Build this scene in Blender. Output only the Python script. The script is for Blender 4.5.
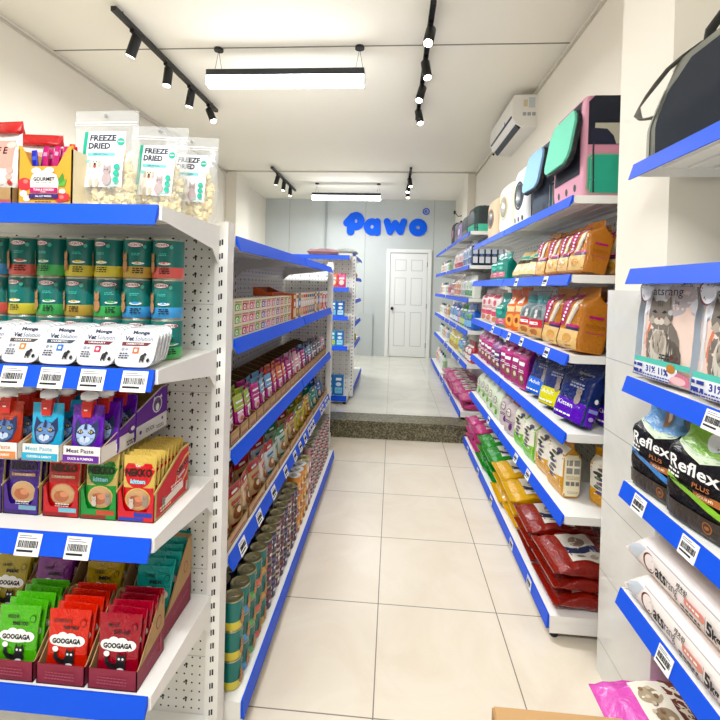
import bpy, math, random
from mathutils import Vector, Matrix, Euler, noise
from mathutils.bvhtree import BVHTree
PI = math.pi
S = bpy.context.scene
COL = S.collection
for o in list(bpy.data.objects): bpy.data.objects.remove(o)

# ------------------------------------------------------------------ camera
cam = bpy.data.cameras.new('camera'); camo = bpy.data.objects.new('camera', cam); COL.objects.link(camo)
cam.sensor_fit = 'HORIZONTAL'; cam.sensor_width = 36.0; cam.lens = 36.0 * 441 / 720
cam.shift_x = 0; cam.shift_y = (290 - 360) / 720; cam.clip_start = 0.02
camo.matrix_world = Matrix.Translation((0, 0, 1.615)) @ Matrix.Rotation(math.atan(33/441), 4, 'Z') @ \
    Matrix.Rotation(PI/2 - math.radians(.5), 4, 'X') @ Matrix.Rotation(.026, 4, 'Z')
S.camera = camo
# ------------------------------------------------------------------ world, lights, exposure
S.view_settings.view_transform = 'Standard'; S.view_settings.look = 'None'
S.view_settings.gamma = 1; S.view_settings.use_curve_mapping = False
S.view_settings.exposure = -0.2
w = bpy.data.worlds.new('world'); S.world = w; w.use_nodes = True
w.node_tree.nodes['Background'].inputs[0].default_value = (.93, .96, 1, 1)
w.node_tree.nodes['Background'].inputs[1].default_value = 0.12
def area(name, loc, sx, sy, watts, col=(1, .985, .96), rot=(0, 0, 0)):
    l = bpy.data.lights.new(name, 'AREA'); l.shape = 'RECTANGLE'; l.size = sx; l.size_y = sy; l.energy = watts; l.color = col
    o = bpy.data.objects.new(name, l); COL.objects.link(o); o.location = loc; o.rotation_euler = rot; return o
ROOM_Y0 = -3.2
area('linear_lamp_light', (-.855, 3.29, 3.09), 1.16, .07, 92, (.95, .98, 1))
area('linear_lamp_light', (-.855, 7.66, 3.09), 1.16, .07, 62, (.95, .98, 1))
area('linear_lamp_light', (-.55, -.42, 3.09), 1.16, .07, 88, (.97, .985, 1))
area('linear_lamp_light', (-.55, -2.4, 3.09), 1.16, .07, 10, (.97, .985, 1))

# ------------------------------------------------------------------ materials
MATS = {}
def lin(h):
    h = h.lstrip('#'); c = [int(h[i:i+2], 16)/255 for i in (0, 2, 4)]
    return [x/12.92 if x <= .04045 else ((x+.055)/1.055)**2.4 for x in c]
def mat(h, rough=.5, metal=0., bump=0., bs=30., emit=0., var=0., alpha=1., trans=0., coat=0.):
    """procedural principled material keyed by its hex colour and settings"""
    key = (h, rough, metal, bump, bs, emit, var, alpha, trans, coat)
    if key in MATS: return MATS[key]
    m = bpy.data.materials.new('m_' + h.strip('#')); m.use_nodes = True
    nt = m.node_tree; b = nt.nodes['Principled BSDF']; c = lin(h) + [1]
    b.inputs['Base Color'].default_value = c; b.inputs['Roughness'].default_value = rough
    b.inputs['Metallic'].default_value = metal; b.inputs['Coat Weight'].default_value = coat
    if alpha < 1: b.inputs['Alpha'].default_value = alpha
    if trans: b.inputs['Transmission Weight'].default_value = trans
    if emit: b.inputs['Emission Color'].default_value = c; b.inputs['Emission Strength'].default_value = emit
    tc = nt.nodes.new('ShaderNodeTexCoord')
    nz = nt.nodes.new('ShaderNodeTexNoise'); nz.inputs['Scale'].default_value = bs; nz.inputs['Detail'].default_value = 4 if bump >= 1 else 2; nz.inputs['Distortion'].default_value = 1.5 if bump >= 1 else 0
    nt.links.new(tc.outputs['Object'], nz.inputs['Vector'])
    if bump:
        bp = nt.nodes.new('ShaderNodeBump'); bp.inputs['Strength'].default_value = bump; bp.inputs['Distance'].default_value = .006 if bump >= 1 else .004
        nt.links.new(nz.outputs['Fac'], bp.inputs['Height']); nt.links.new(bp.outputs['Normal'], b.inputs['Normal'])
    if var:
        mr = nt.nodes.new('ShaderNodeMapRange'); mr.inputs['To Min'].default_value = 1-var; mr.inputs['To Max'].default_value = 1+var
        nt.links.new(nz.outputs['Fac'], mr.inputs['Value'])
        vm = nt.nodes.new('ShaderNodeVectorMath'); vm.operation = 'SCALE'; vm.inputs[0].default_value = c[:3]
        nt.links.new(mr.outputs['Result'], vm.inputs['Scale']); nt.links.new(vm.outputs[0], b.inputs['Base Color'])
    MATS[key] = m; return m
def vivid(h, k=1.22):
    import colorsys
    h = h.lstrip('#'); c = [int(h[i:i+2], 16)/255 for i in (0, 2, 4)]; a, b_, v = colorsys.rgb_to_hsv(*c)
    return '#%02x%02x%02x' % tuple(int(round(x*255)) for x in colorsys.hsv_to_rgb(a, min(1, b_*k), v*(.97 if b_ > .3 else 1)))
def foil(h, r=.3):
    h = vivid(h)
    return foil_(h, r)
def foil_(h, r): return mat(h, max(.14, r-.08), 0, 1.0, 30, coat=.25)
def pap(h): return mat(vivid(h, 1.12), .6, 0, .1, 60)
WHITE = mat('#F2F1EC', .4, 0, .02, 50); STRIP = mat('#0A52DE', .5, 0, .02, 20)
STRIP.node_tree.nodes['Principled BSDF'].inputs['Specular IOR Level'].default_value = .25; DARK = mat('#1c1c1e', .5)
INK = pap('#15151a'); BLACK = mat('#0b0b0d', .45); TAG = pap('#F7F7F5'); STEEL = mat('#B9B6A6', .3, .9); GOLDLID = mat('#A79F78', .3, .85)
KRAFT = mat('#B08D5C', .8, 0, .1, 80, var=.1)

def math_node(nt, op, a, b=None):
    n = nt.nodes.new('ShaderNodeMath'); n.operation = op
    for i, x in enumerate((a, b)):
        if x is None: continue
        if isinstance(x, (int, float)): n.inputs[i].default_value = x
        else: nt.links.new(x, n.inputs[i])
    return n.outputs[0]
def perforated():
    """white enamel sheet with punched dots and keyholes, in the panel's own x/z"""
    m = bpy.data.materials.new('perforated_sheet'); m.use_nodes = True; nt = m.node_tree; b = nt.nodes['Principled BSDF']
    tc = nt.nodes.new('ShaderNodeTexCoord'); sp = nt.nodes.new('ShaderNodeSeparateXYZ'); nt.links.new(tc.outputs['Object'], sp.inputs[0])
    def dots(px, pz, ox, oz, r, sq=1.0):
        u = math_node(nt, 'SUBTRACT', math_node(nt, 'FRACT', math_node(nt, 'DIVIDE', math_node(nt, 'ADD', sp.outputs[0], ox), px)), .5)
        v = math_node(nt, 'SUBTRACT', math_node(nt, 'FRACT', math_node(nt, 'DIVIDE', math_node(nt, 'ADD', sp.outputs[2], oz), pz)), .5)
        u = math_node(nt, 'MULTIPLY', u, px); v = math_node(nt, 'MULTIPLY', v, pz*sq)
        d = math_node(nt, 'SQRT', math_node(nt, 'ADD', math_node(nt, 'MULTIPLY', u, u), math_node(nt, 'MULTIPLY', v, v)))
        return math_node(nt, 'LESS_THAN', d, r)
    a = dots(.027, .029, 0, 0, .0032); k = dots(.081, .058, .02, .01, .0048); k2 = dots(.081, .058, .02, .018, .003, .5)
    tot = math_node(nt, 'MINIMUM', math_node(nt, 'ADD', math_node(nt, 'ADD', a, k), k2), 1)
    mx = nt.nodes.new('ShaderNodeMix'); mx.data_type = 'RGBA'; nt.links.new(tot, mx.inputs[0])
    mx.inputs[6].default_value = lin('#E9E9E4') + [1]; mx.inputs[7].default_value = (.02, .02, .022, 1)
    nt.links.new(mx.outputs[2], b.inputs['Base Color']); b.inputs['Roughness'].default_value = .45
    return m
PERF = perforated()
def tiled(name, ca, cb, grout, sx, sy, ox, oy, ax='XY', gw=.004, rough=.16):
    m = bpy.data.materials.new(name); m.use_nodes = True; nt = m.node_tree; b = nt.nodes['Principled BSDF']
    tc = nt.nodes.new('ShaderNodeTexCoord'); sp = nt.nodes.new('ShaderNodeSeparateXYZ'); nt.links.new(tc.outputs['Object'], sp.inputs[0])
    o = {'X': 0, 'Y': 1, 'Z': 2}
    def ln(out, p, off):
        f = math_node(nt, 'FRACT', math_node(nt, 'DIVIDE', math_node(nt, 'SUBTRACT', out, off - gw/2), p))
        return math_node(nt, 'LESS_THAN', f, gw/p)
    g = math_node(nt, 'MAXIMUM', ln(sp.outputs[o[ax[0]]], sx, ox), ln(sp.outputs[o[ax[1]]], sy, oy))
    nz = nt.nodes.new('ShaderNodeTexNoise'); nz.inputs['Scale'].default_value = 2.2; nz.inputs['Detail'].default_value = 7; nz.inputs['Roughness'].default_value = .62
    nz.inputs['Distortion'].default_value = 1.2; nt.links.new(tc.outputs['Object'], nz.inputs['Vector'])
    cr = nt.nodes.new('ShaderNodeValToRGB'); nt.links.new(nz.outputs['Fac'], cr.inputs[0])
    cr.color_ramp.elements[0].position = .35; cr.color_ramp.elements[0].color = lin(ca) + [1]
    cr.color_ramp.elements[1].position = .65; cr.color_ramp.elements[1].color = lin(cb) + [1]
    mx = nt.nodes.new('ShaderNodeMix'); mx.data_type = 'RGBA'; nt.links.new(g, mx.inputs[0]); nt.links.new(cr.outputs[0], mx.inputs[6])
    mx.inputs[7].default_value = lin(grout) + [1]; nt.links.new(mx.outputs[2], b.inputs['Base Color']); b.inputs['Roughness'].default_value = rough
    return m
def granite():
    m = bpy.data.materials.new('speckled_granite'); m.use_nodes = True; nt = m.node_tree; b = nt.nodes['Principled BSDF']
    tc = nt.nodes.new('ShaderNodeTexCoord'); nz = nt.nodes.new('ShaderNodeTexNoise'); nz.inputs['Scale'].default_value = 55; nz.inputs['Detail'].default_value = 5
    nz.inputs['Roughness'].default_value = .8
    nt.links.new(tc.outputs['Object'], nz.inputs['Vector']); cr = nt.nodes.new('ShaderNodeValToRGB'); nt.links.new(nz.outputs['Fac'], cr.inputs[0])
    e = cr.color_ramp.elements; e[0].position = .38; e[0].color = lin('#2a2a1c') + [1]; e[1].position = .66; e[1].color = lin('#a79f80') + [1]
    x = e.new(.5); x.color = lin('#625c42') + [1]
    nt.links.new(cr.outputs[0], b.inputs['Base Color']); b.inputs['Roughness'].default_value = .35
    return m

# ------------------------------------------------------------------ mesh collector
TX = {}
def tmesh(s, bold=.012):
    k = (s, bold)
    if k not in TX:
        c = bpy.data.curves.new('t', 'FONT'); c.body = s; c.resolution_u = 2; c.offset = bold
        o = bpy.data.objects.new('t', c); me = bpy.data.meshes.new_from_object(o)
        vs = [v.co.copy() for v in me.vertices]; fs = [list(p.vertices) for p in me.polygons]
        x0 = min(v.x for v in vs); x1 = max(v.x for v in vs); y0 = min(v.y for v in vs); y1 = max(v.y for v in vs)
        vs = [((v.x - (x0+x1)/2), (v.y - (y0+y1)/2)) for v in vs]
        TX[k] = (vs, fs, x1-x0, y1-y0)
        bpy.data.objects.remove(o); bpy.data.meshes.remove(me); bpy.data.curves.remove(c)
    return TX[k]
class MB:
    def __init__(s): s.v = []; s.f = []; s.m = []; s.mats = []; s.sm = []; s.ao = .0007
    def mi(s, m):
        if m not in s.mats: s.mats.append(m)
        return s.mats.index(m)
    def add(s, vs, fs, m, smooth=False):
        o = len(s.v); s.v += [tuple(v) for v in vs]; k = s.mi(m) if not isinstance(m, list) else None
        for j, f in enumerate(fs):
            s.f.append([i+o for i in f]); s.m.append(k if k is not None else s.mi(m[j])); s.sm.append(smooth)
        return s
    def box(s, x0, y0, z0, x1, y1, z1, m):
        v = [(x0,y0,z0),(x1,y0,z0),(x1,y1,z0),(x0,y1,z0),(x0,y0,z1),(x1,y0,z1),(x1,y1,z1),(x0,y1,z1)]
        return s.add(v, [(0,3,2,1),(4,5,6,7),(0,1,5,4),(1,2,6,5),(2,3,7,6),(3,0,4,7)], m)
    def prism(s, poly, ax, a, b, m):
        """poly = 2D outline in the two axes other than ax, extruded from a to b"""
        n = len(poly)
        def P(p, t): return {'x': (t, p[0], p[1]), 'y': (p[0], t, p[1]), 'z': (p[0], p[1], t)}[ax]
        v = [P(p, a) for p in poly] + [P(p, b) for p in poly]
        return s.add(v, [list(range(n))[::-1], [i+n for i in range(n)]] + [(i, (i+1) % n, (i+1) % n+n, i+n) for i in range(n)], m)
    def rings(s, rs, m, cap0=True, cap1=True, smooth=True, mf=None):
        n = len(rs[0]); o = len(s.v); vs = [p for r in rs for p in r]; fs = []; ms = []
        for i in range(len(rs)-1):
            for j in range(n):
                k = (j+1) % n; fs.append((i*n+j, i*n+k, (i+1)*n+k, (i+1)*n+j)); ms.append(mf(i, j) if mf else m)
        s.add(vs, fs, ms, smooth)
        if cap0: s.add(rs[0][::-1], [list(range(n))], mf(0, 0) if mf else m)
        if cap1: s.add(rs[-1], [list(range(n))], mf(len(rs)-2, 0) if mf else m)
        return s
    def lathe(s, prof, mats, n=20, c=(0, 0, 0), axis='z', smooth=True, cap=True):
        rs = []
        for r, z in prof:
            ring = []
            for i in range(n):
                a = 2*PI*i/n; p = (r*math.cos(a), r*math.sin(a), z)
                if axis == 'x': p = (p[2], p[0], p[1])
                if axis == 'y': p = (p[0], -p[2], p[1])
                ring.append((p[0]+c[0], p[1]+c[1], p[2]+c[2]))
            rs.append(ring)
        ml = mats if isinstance(mats, list) else [mats]*(len(prof)-1)
        return s.rings(rs, ml[0], cap, cap, smooth, mf=lambda i, j: ml[i])
    def tube(s, pts, r, m, n=8, flat=1.0):
        pts = [Vector(p) for p in pts]; rs = []
        up = Vector((0, 0, 1))
        for i, p in enumerate(pts):
            d = (pts[min(i+1, len(pts)-1)] - pts[max(i-1, 0)]).normalized()
            a = d.cross(up if abs(d.z) < .95 else Vector((1, 0, 0))).normalized(); b = d.cross(a)
            rs.append([p + a*r*math.cos(2*PI*k/n) + b*r*flat*math.sin(2*PI*k/n) for k in range(n)])
        return s.rings(rs, m)
    def xf(s, M):
        s.v = [tuple(M @ Vector(v)) for v in s.v]; return s
    def art(s, items):
        if not items: return s
        tree = BVHTree.FromPolygons([Vector(v) for v in s.v], s.f); xs = [v[0] for v in s.v]; ys = [v[1] for v in s.v]; zs = [v[2] for v in s.v]
        bb = (min(xs), max(xs), min(ys), max(ys), min(zs), max(zs))
        D = {'f': Vector((0, 1, 0)), 'r': Vector((-1, 0, 0)), 'l': Vector((1, 0, 0)), 't': Vector((0, 0, -1)), 'b': Vector((0, -1, 0))}
        for n, it in enumerate(items):
            side = it.get('s', 'f'); off = s.ao + .00022*n; d = D[side]
            def pj(u, w):
                for q in (1, .97, .9):
                    if side == 'f': o = Vector((u*q, -3, w))
                    elif side == 'r': o = Vector((3, u*q, w))
                    elif side == 'l': o = Vector((-3, -u*q, w))
                    elif side == 'b': o = Vector((-u*q, 3, w))
                    else: o = Vector((u, w, 3))
                    h = tree.ray_cast(o, d)
                    if h[0] is not None: return h[0] - d*off
                if side in 'fb': return Vector((u, (bb[2]+bb[3])/2, w))
                if side == 't': return Vector((u, w, bb[5]))
                return Vector((bb[1] if side == 'r' else bb[0], u if side == 'r' else -u, w))
            m = it['m']; k = it['k']
            if k == 'r':
                x0, z0, x1, z1 = it['p']; nx = max(1, min(12, int(abs(x1-x0)/.018)+1)); nz_ = max(1, min(12, int(abs(z1-z0)/.018)+1))
                vs = [pj(x0+(x1-x0)*i/nx, z0+(z1-z0)*j/nz_) for j in range(nz_+1) for i in range(nx+1)]
                s.add(vs, [(j*(nx+1)+i, j*(nx+1)+i+1, (j+1)*(nx+1)+i+1, (j+1)*(nx+1)+i) for j in range(nz_) for i in range(nx)], m, True)
            elif k in 'ep':
                if k == 'e':
                    cx, cz, rx, rz = it['p']; N = 18; pts = [(cx+rx*math.cos(2*PI*i/N), cz+rz*math.sin(2*PI*i/N)) for i in range(N)]
                else:
                    pts = it['p']; N = len(pts); cx = sum(p[0] for p in pts)/N; cz = sum(p[1] for p in pts)/N
                if k == 'p':
                    Q = []
                    for i in range(N):
                        p, q = pts[i], pts[(i+1) % N]; c_ = max(1, min(10, int(math.hypot(q[0]-p[0], q[1]-p[1])/.016)))
                        Q += [(p[0]+(q[0]-p[0])*t/c_, p[1]+(q[1]-p[1])*t/c_) for t in range(c_)]
                    pts = Q; N = len(pts)
                mr = max(math.hypot(p[0]-cx, p[1]-cz) for p in pts); nr = max(1, min(8, int(mr/.014)+1)); vs = [pj(cx, cz)]
                for q in range(1, nr+1): vs += [pj(cx+(p[0]-cx)*q/nr, cz+(p[1]-cz)*q/nr) for p in pts]
                fs = [(0, 1+i, 1+(i+1) % N) for i in range(N)]
                for q in range(1, nr): o_ = 1+(q-1)*N; fs += [(o_+i, o_+N+i, o_+N+(i+1) % N, o_+(i+1) % N) for i in range(N)]
                s.add(vs, fs, m, True)
            elif k == 't':
                vs, fs, tw, th = tmesh(it['t'], it.get('b', .012)); cx, cz, h = it['p']; sc = h/th
                wx = it.get('w'); sx = sc if not wx else wx/tw; a = math.radians(it.get('a', 0)); ca, sa = math.cos(a), math.sin(a)
                s.add([pj(cx + x*sx*ca - y*sc*sa, cz + x*sx*sa + y*sc*ca) for x, y in vs], fs, m)
        return s
    def build(s, name, parent=None, smooth_all=None):
        me = bpy.data.meshes.new(name); me.from_pydata(s.v, [], s.f); me.update()
        for m in s.mats: me.materials.append(m)
        me.polygons.foreach_set('material_index', s.m); me.polygons.foreach_set('use_smooth', s.sm)
        o = bpy.data.objects.new(name, me); COL.objects.link(o)
        if parent is not None: o.parent = parent
        return o
def R_(x0, z0, x1, z1, m, s='f'): return dict(k='r', p=(x0, z0, x1, z1), m=m, s=s)
def E_(cx, cz, rx, rz, m, s='f'): return dict(k='e', p=(cx, cz, rx, rz), m=m, s=s)
def P_(pts, m, s='f'): return dict(k='p', p=pts, m=m, s=s)
def T_(t, cx, cz, h, m, s='f', a=0, w=None, b=.012): return dict(k='t', t=t, p=(cx, cz, h), m=m, s=s, a=a, w=w, b=b)
def dash(x0, z0, x1, h, m, s='f', n=3, rnd=None):
    """rows of short bars where the print is too small to read"""
    r = rnd or random.Random(int(abs(x0*971+z0*733)*1000)); out = []
    for i in range(n):
        z = z0 - i*h*1.9; x = x0
        while x < x1 - h:
            ww = min(h*r.uniform(1.0, 3.2), x1-x); out.append(R_(x, z, x+ww, z+h, m, s)); x += ww + h*.7
    return out
def cat_art(x, z, h, m, s='f', m2=None):
    a = [E_(x, z+h*.3, h*.24, h*.32, m, s), E_(x, z+h*.68, h*.23, h*.2, m, s),
         P_([(x-h*.22, z+h*.74), (x-h*.04, z+h*.84), (x-h*.18, z+h*1.0)], m, s), P_([(x+h*.22, z+h*.74), (x+h*.04, z+h*.84), (x+h*.18, z+h*1.0)], m, s)]
    if m2: a += [E_(x-h*.09, z+h*.7, h*.03, h*.035, m2, s), E_(x+h*.09, z+h*.7, h*.03, h*.035, m2, s), E_(x, z+h*.63, h*.025, h*.018, m2, s)]
    return a

# ------------------------------------------------------------------ scene bookkeeping
def empty(name, loc=(0, 0, 0), rot=(0, 0, 0)):
    o = bpy.data.objects.new(name, None); o.empty_display_size = .1; COL.objects.link(o); o.location = loc; o.rotation_euler = rot; return o
def tag(o, label, cat, group=None):
    o['label'] = label; o['category'] = cat
    if group: o['group'] = group
    elif 'group' in o: del o['group']
    return o
def struct(name, mb): o = mb.build(name); o['kind'] = 'structure'; return o
PROTO = {}
def kids(o): return [c for c in ALLKIDS.get(o.name, [])]
ALLKIDS = {}
def copy_tree(o, parent=None):
    c = o.copy(); COL.objects.link(c)
    if parent is not None: c.parent = parent
    ks = o.children if o.name not in ALLKIDS else ALLKIDS[o.name]
    for ch in list(ks): copy_tree(ch, c)
    return c
def place(key, builder, loc, rot, label, cat, group=None, sc=None):
    if key in PROTO: r = copy_tree(PROTO[key])
    else:
        r = builder(); PROTO[key] = r
        ALLKIDS[r.name] = list(r.children)
        for c in r.children: ALLKIDS[c.name] = list(c.children)
    r.location = (loc[0], loc[1], loc[2]+.0012); r.rotation_euler = rot if not isinstance(rot, (int, float)) else (0, 0, rot)
    r.scale = sc or (1, 1, 1)
    return tag(r, label, cat, group)
ORD = ['first', 'second', 'third', 'fourth', 'fifth', 'sixth', 'seventh', 'eighth', 'ninth', 'tenth', 'eleventh', 'twelfth',
       'thirteenth', 'fourteenth', 'fifteenth', 'sixteenth', 'seventeenth', 'eighteenth', 'nineteenth', 'twentieth',
       'twenty-first', 'twenty-second', 'twenty-third', 'twenty-fourth', 'twenty-fifth', 'twenty-sixth']
def nth(i): return ORD[i]

# ================================================================== ROOM
XL, XR, YB, ZC, PY, PZ = -2.70, 1.22, 9.08, 3.40, 4.66, .19
WALLM = mat('#EFE9DC', .7, 0, .05, 8); CEILM = mat('#F6F1E4', .8, 0, .03, 6)
GREYWALL = mat('#C6CCCB', .45, 0, .02, 5, var=.03); SEAM = mat('#8e8a80', .8)
FLOORM = tiled('beige_marble_tile', '#E6DCCB', '#DDD1BD', '#7d7566', .59, .6, -.033, 2.837, 'XY', .005, .3)
FLOOR2 = tiled('pale_marble_tile', '#DCD9CC', '#D2CFC2', '#a9a595', .6, .6, -.033, 5.0, 'XY', .004, .12)
struct('floor', MB().box(XL-.1, ROOM_Y0, -.06, XR+.1, PY+.02, 0, FLOORM))
b = MB().box(XL, PY+.28, 0, XR, YB, PZ, FLOOR2); struct('floor_raised', b)
g = granite(); b = MB().box(XL, PY, 0, XR, PY+.28, PZ-.002, g).box(XL, PY-.012, PZ-.028, XR, PY+.28, PZ, g); struct('step_1', b)
b = MB().box(XL-.1, ROOM_Y0, ZC, XR+.1, YB+.1, ZC+.08, CEILM); struct('ceiling', b)
b = MB().box(XL, 3.275, ZC-.004, XR, 3.285, ZC, SEAM).box(XL, 6.845, ZC-.02, XR, 6.865, ZC, mat('#cfc9bd', .8)); struct('trim_1', b)
struct('wall_left', MB().box(XL-.1, ROOM_Y0, 0, XL, YB+.1, ZC, WALLM))
struct('wall_right', MB().box(XR, ROOM_Y0, 0, XR+.1, YB+.1, ZC, WALLM))
b = MB().box(XL, YB, 0, XR, YB+.1, ZC, GREYWALL)
for x, w_ in ((-2.19, .006), (-1.42, .012), (-.60, .006), (.80, .006)): b.box(x-w_/2, YB-.003, PZ, x+w_/2, YB, ZC, SEAM)
b.box(-1.44, YB-.035, 2.35, -1.40, YB, ZC-.02, mat('#9fa5a5', .5)).box(-.70, YB-.05, PZ, -.40, YB-.02, 1.05, mat('#BFC6C6', .45))
struct('wall_back', b)
struct('pilaster_1', MB().box(XL, 6.87, 0, XL+.17, 7.5, ZC, WALLM)); struct('pilaster_2', MB().box(XR-.12, 6.87, 0, XR, 7.3, ZC, WALLM))
b = MB().box(XL, ROOM_Y0, ZC-.05, XL+.02, 6.86, ZC-.035, mat('#c9c2b4', .6)).box(XR-.02, ROOM_Y0, ZC-.055, XR, 6.86, ZC-.04, mat('#c9c2b4', .6)); struct('trim_2', b)
# the tiled pillar at the right
WT = tiled('glossy_wall_tile', '#E2E2DC', '#D6D6D0', '#b0b0aa', .6, .3, 1.563, .14, 'YZ', .004, .12)
struct('pillar_1', MB().box(.935, 1.59, 1.626, XR, 1.94, ZC, WALLM).box(.912, 1.57, 0, XR, 1.95, 1.626, WT))
# front of the shop behind the camera: two piers and a lintel round the open shopfront
struct('wall_front', MB().box(XL-.1, ROOM_Y0-.1, 0, XL+.25, ROOM_Y0, ZC, WALLM).box(XR-.2, ROOM_Y0-.1, 0, XR+.1, ROOM_Y0, ZC, WALLM).box(XL, ROOM_Y0-.1, 2.9, XR, ROOM_Y0, ZC, WALLM))
# door
DW = mat('#F0F1EE', .4, 0, .02, 20); dx0, dx1, dz1 = -.146, .765, 2.395
d = empty('door_1', ((dx0+dx1)/2, YB, PZ)); d['kind'] = 'structure'
b = MB(); hw = (dx1-dx0)/2; H_ = dz1-PZ
b.box(-hw, -.04, 0, -hw+.075, 0, H_, DW).box(hw-.075, -.04, 0, hw, 0, H_, DW).box(-hw+.075, -.04, H_-.075, hw-.075, 0, H_, DW); b.build('door_frame', d)
b = MB(); lw = hw-.085; LH = H_-.09; b.box(-lw, -.022, .01, lw, -.002, LH, DW)
PM = mat('#E2E4E0', .45)
for sx in (-1, 1):
    for z0, z1 in ((.22, .92), (1.06, 1.62), (1.76, 1.99)):
        x0, x1 = (sx*.05, sx*(lw-.09)); x0, x1 = min(x0, x1), max(x0, x1)
        b.box(x0, -.024, z0, x1, -.021, z1, mat('#c8cac6', .5)); b.box(x0+.012, -.028, z0+.012, x1-.012, -.021, z1-.012, DW)
leaf = b.build('door_leaf', d)
MB().lathe([(.012, 0), (.012, .03), (.03, .035), (.033, .055), (.02, .07)], BLACK, 14, (-lw+.05, -.022, .99), 'y').build('door_knob', leaf)
for z in (.25, 1.05, 1.9): MB().box(lw-.002, -.03, z-.05, lw+.010, -.022, z+.05, mat('#555a5c', .4, .6)).build('hinge', leaf)

# ================================================================== SIGN
SB = mat('#0060F2', .6); SB.node_tree.nodes['Principled BSDF'].inputs['Specular IOR Level'].default_value = .2
def stroke(mb, pts, wd, m, y0=0, y1=-.03, closed=False, smooth=True):
    """a flat raised ribbon of constant width with round ends"""
    r = wd/2; P = [Vector((p[0], 0, p[1])) for p in pts]
    if smooth and not closed:
        Q = []
        for i in range(len(P)-1):
            p0, p1, p2, p3 = P[max(i-1, 0)], P[i], P[i+1], P[min(i+2, len(P)-1)]
            for k in range(5):
                t = k/5; Q.append(.5*((2*p1) + (p2-p0)*t + (2*p0-5*p1+4*p2-p3)*t*t + (3*p1-p0-3*p2+p3)*t*t*t))
        P = Q + [P[-1]]
    if closed: P = P[:-1]
    n = len(P); L = []; Rt = []
    for i in range(n):
        d = (P[(i+1) % n] - P[i-1]) if closed else (P[min(i+1, n-1)] - P[max(i-1, 0)])
        d.normalize(); nn = Vector((-d.z, 0, d.x)); L.append(P[i]+nn*r); Rt.append(P[i]-nn*r)
    vs = []
    for l, q in zip(L, Rt): vs += [(l.x, y0, l.z), (q.x, y0, q.z), (q.x, y1, q.z), (l.x, y1, l.z)]
    fs = []
    for i in range(n if closed else n-1):
        j = (i+1) % n
        for k in range(4): fs.append((i*4+k, i*4+(k+1) % 4, j*4+(k+1) % 4, j*4+k))
    mb.add(vs, fs, m)
    if not closed:
        for e, o in ((0, 1), (n-1, n-2)):
            d = P[e]-P[o]; a0 = math.atan2(d.z, d.x); mb.prism([(P[e].x+r*math.cos(a0-PI/2+PI*k/10), P[e].z+r*math.sin(a0-PI/2+PI*k/10)) for k in range(11)], 'y', y0, y1, m)
def arc(cx, cz, rx, rz, a0, a1, n=16): return [(cx+rx*math.cos(math.radians(a0+(a1-a0)*i/n)), cz+rz*math.sin(math.radians(a0+(a1-a0)*i/n))) for i in range(n+1)]
sg = empty('wall_sign', (-1.073, YB-.005, 2.66)); tag(sg, 'blue rounded lettering of the shop sign high on the grey back wall', 'sign')
def zp(x, y): return ((x-212)*.00512, (222-y)*.00514 + .0)   # measured outline points to metres on the wall
W_ = .172
def capsule(mb, p0, p1, wd, dep):
    r = wd/2; a = math.atan2(p1[1]-p0[1], p1[0]-p0[0]); poly = [(p0[0]+r*math.cos(a+PI/2+PI*k/10), p0[1]+r*math.sin(a+PI/2+PI*k/10)) for k in range(11)] + [(p1[0]+r*math.cos(a-PI/2+PI*k/10), p1[1]+r*math.sin(a-PI/2+PI*k/10)) for k in range(11)]
    mb.prism(poly, 'y', -.001*dep/ .03*.1, -dep, SB)
b = MB(); stroke(b, [zp(p, q) for p, q in arc(266, 165, 20, 22, 0, 360, 28)], W_*.86, SB, closed=True, y1=-.030)
capsule(b, zp(246, 158), zp(245, 207), W_*.92, .0315); capsule(b, zp(252, 147), zp(229, 173), .15, .033); b.build('letter', sg)
b = MB(); stroke(b, [zp(p, q) for p, q in arc(331, 187, 20, 21, 0, 360, 28)], W_*.80, SB, closed=True); stroke(b, [zp(352, 166), zp(352, 187), zp(352, 209)], W_*.82, SB, y1=-.032); b.build('letter', sg)
b = MB()
for i, (p, q) in enumerate([((390, 165), (403, 205)), ((403, 205), (423, 172)), ((423, 172), (444, 205)), ((444, 205), (457, 165))]): capsule(b, zp(*p), zp(*q), W_*.80, .030+.001*i)
b.build('letter', sg)
b = MB(); stroke(b, [zp(p, q) for p, q in arc(514, 187, 22, 21, 0, 360, 30)], W_*.84, SB, closed=True); b.build('letter', sg)
b = MB(); stroke(b, [zp(p, q) for p, q in arc(545, 123, 12, 12, 0, 360, 24)], .016, SB, 0, -.012, closed=True)
vs, fs, tw, th = tmesh('R', .02); sc = .065/th; cx, cz = zp(545, 123); b.add([(cx+x*sc, -.012, cz+y*sc) for x, y in vs], fs, SB)
b.build('registered_mark', sg)

# ================================================================== LAMPS
LAMPE = mat('#F4F8FF', .5, emit=16.0)
def linear_lamp():
    r = empty('linear_lamp')
    MB().box(-.6, -.04, .07, .6, .04, .115, mat('#23262b', .4)).box(-.603, -.041, .0, -.598, .041, .0699, mat('#cfd6dc', .4)).box(.598, -.041, .0, .603, .041, .0699, mat('#cfd6dc', .4)).build('housing', r)
    MB().box(-.597, -.038, .0, .597, .038, .0695, LAMPE).build('diffuser', r)
    for x in (-.52, .56):
        MB().lathe([(.035, .0), (.035, .02)], BLACK, 14, (x, 0, .27)).build('ceiling_cup', r)
        for q in (-.03, .03): MB().tube([(x+q, 0, .11), (x, 0, .275)], .0016, DARK, 5).build('hanging_wire', r)
    return r
place('lin', linear_lamp, (-.855, 3.29, 3.11), 0, 'long dark linear pendant lamp hanging over the front aisle', 'ceiling lamp')
place('lin', linear_lamp, (-.855, 7.66, 3.11), 0, 'linear pendant lamp hanging further back before the blue wall sign', 'ceiling lamp')
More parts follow.
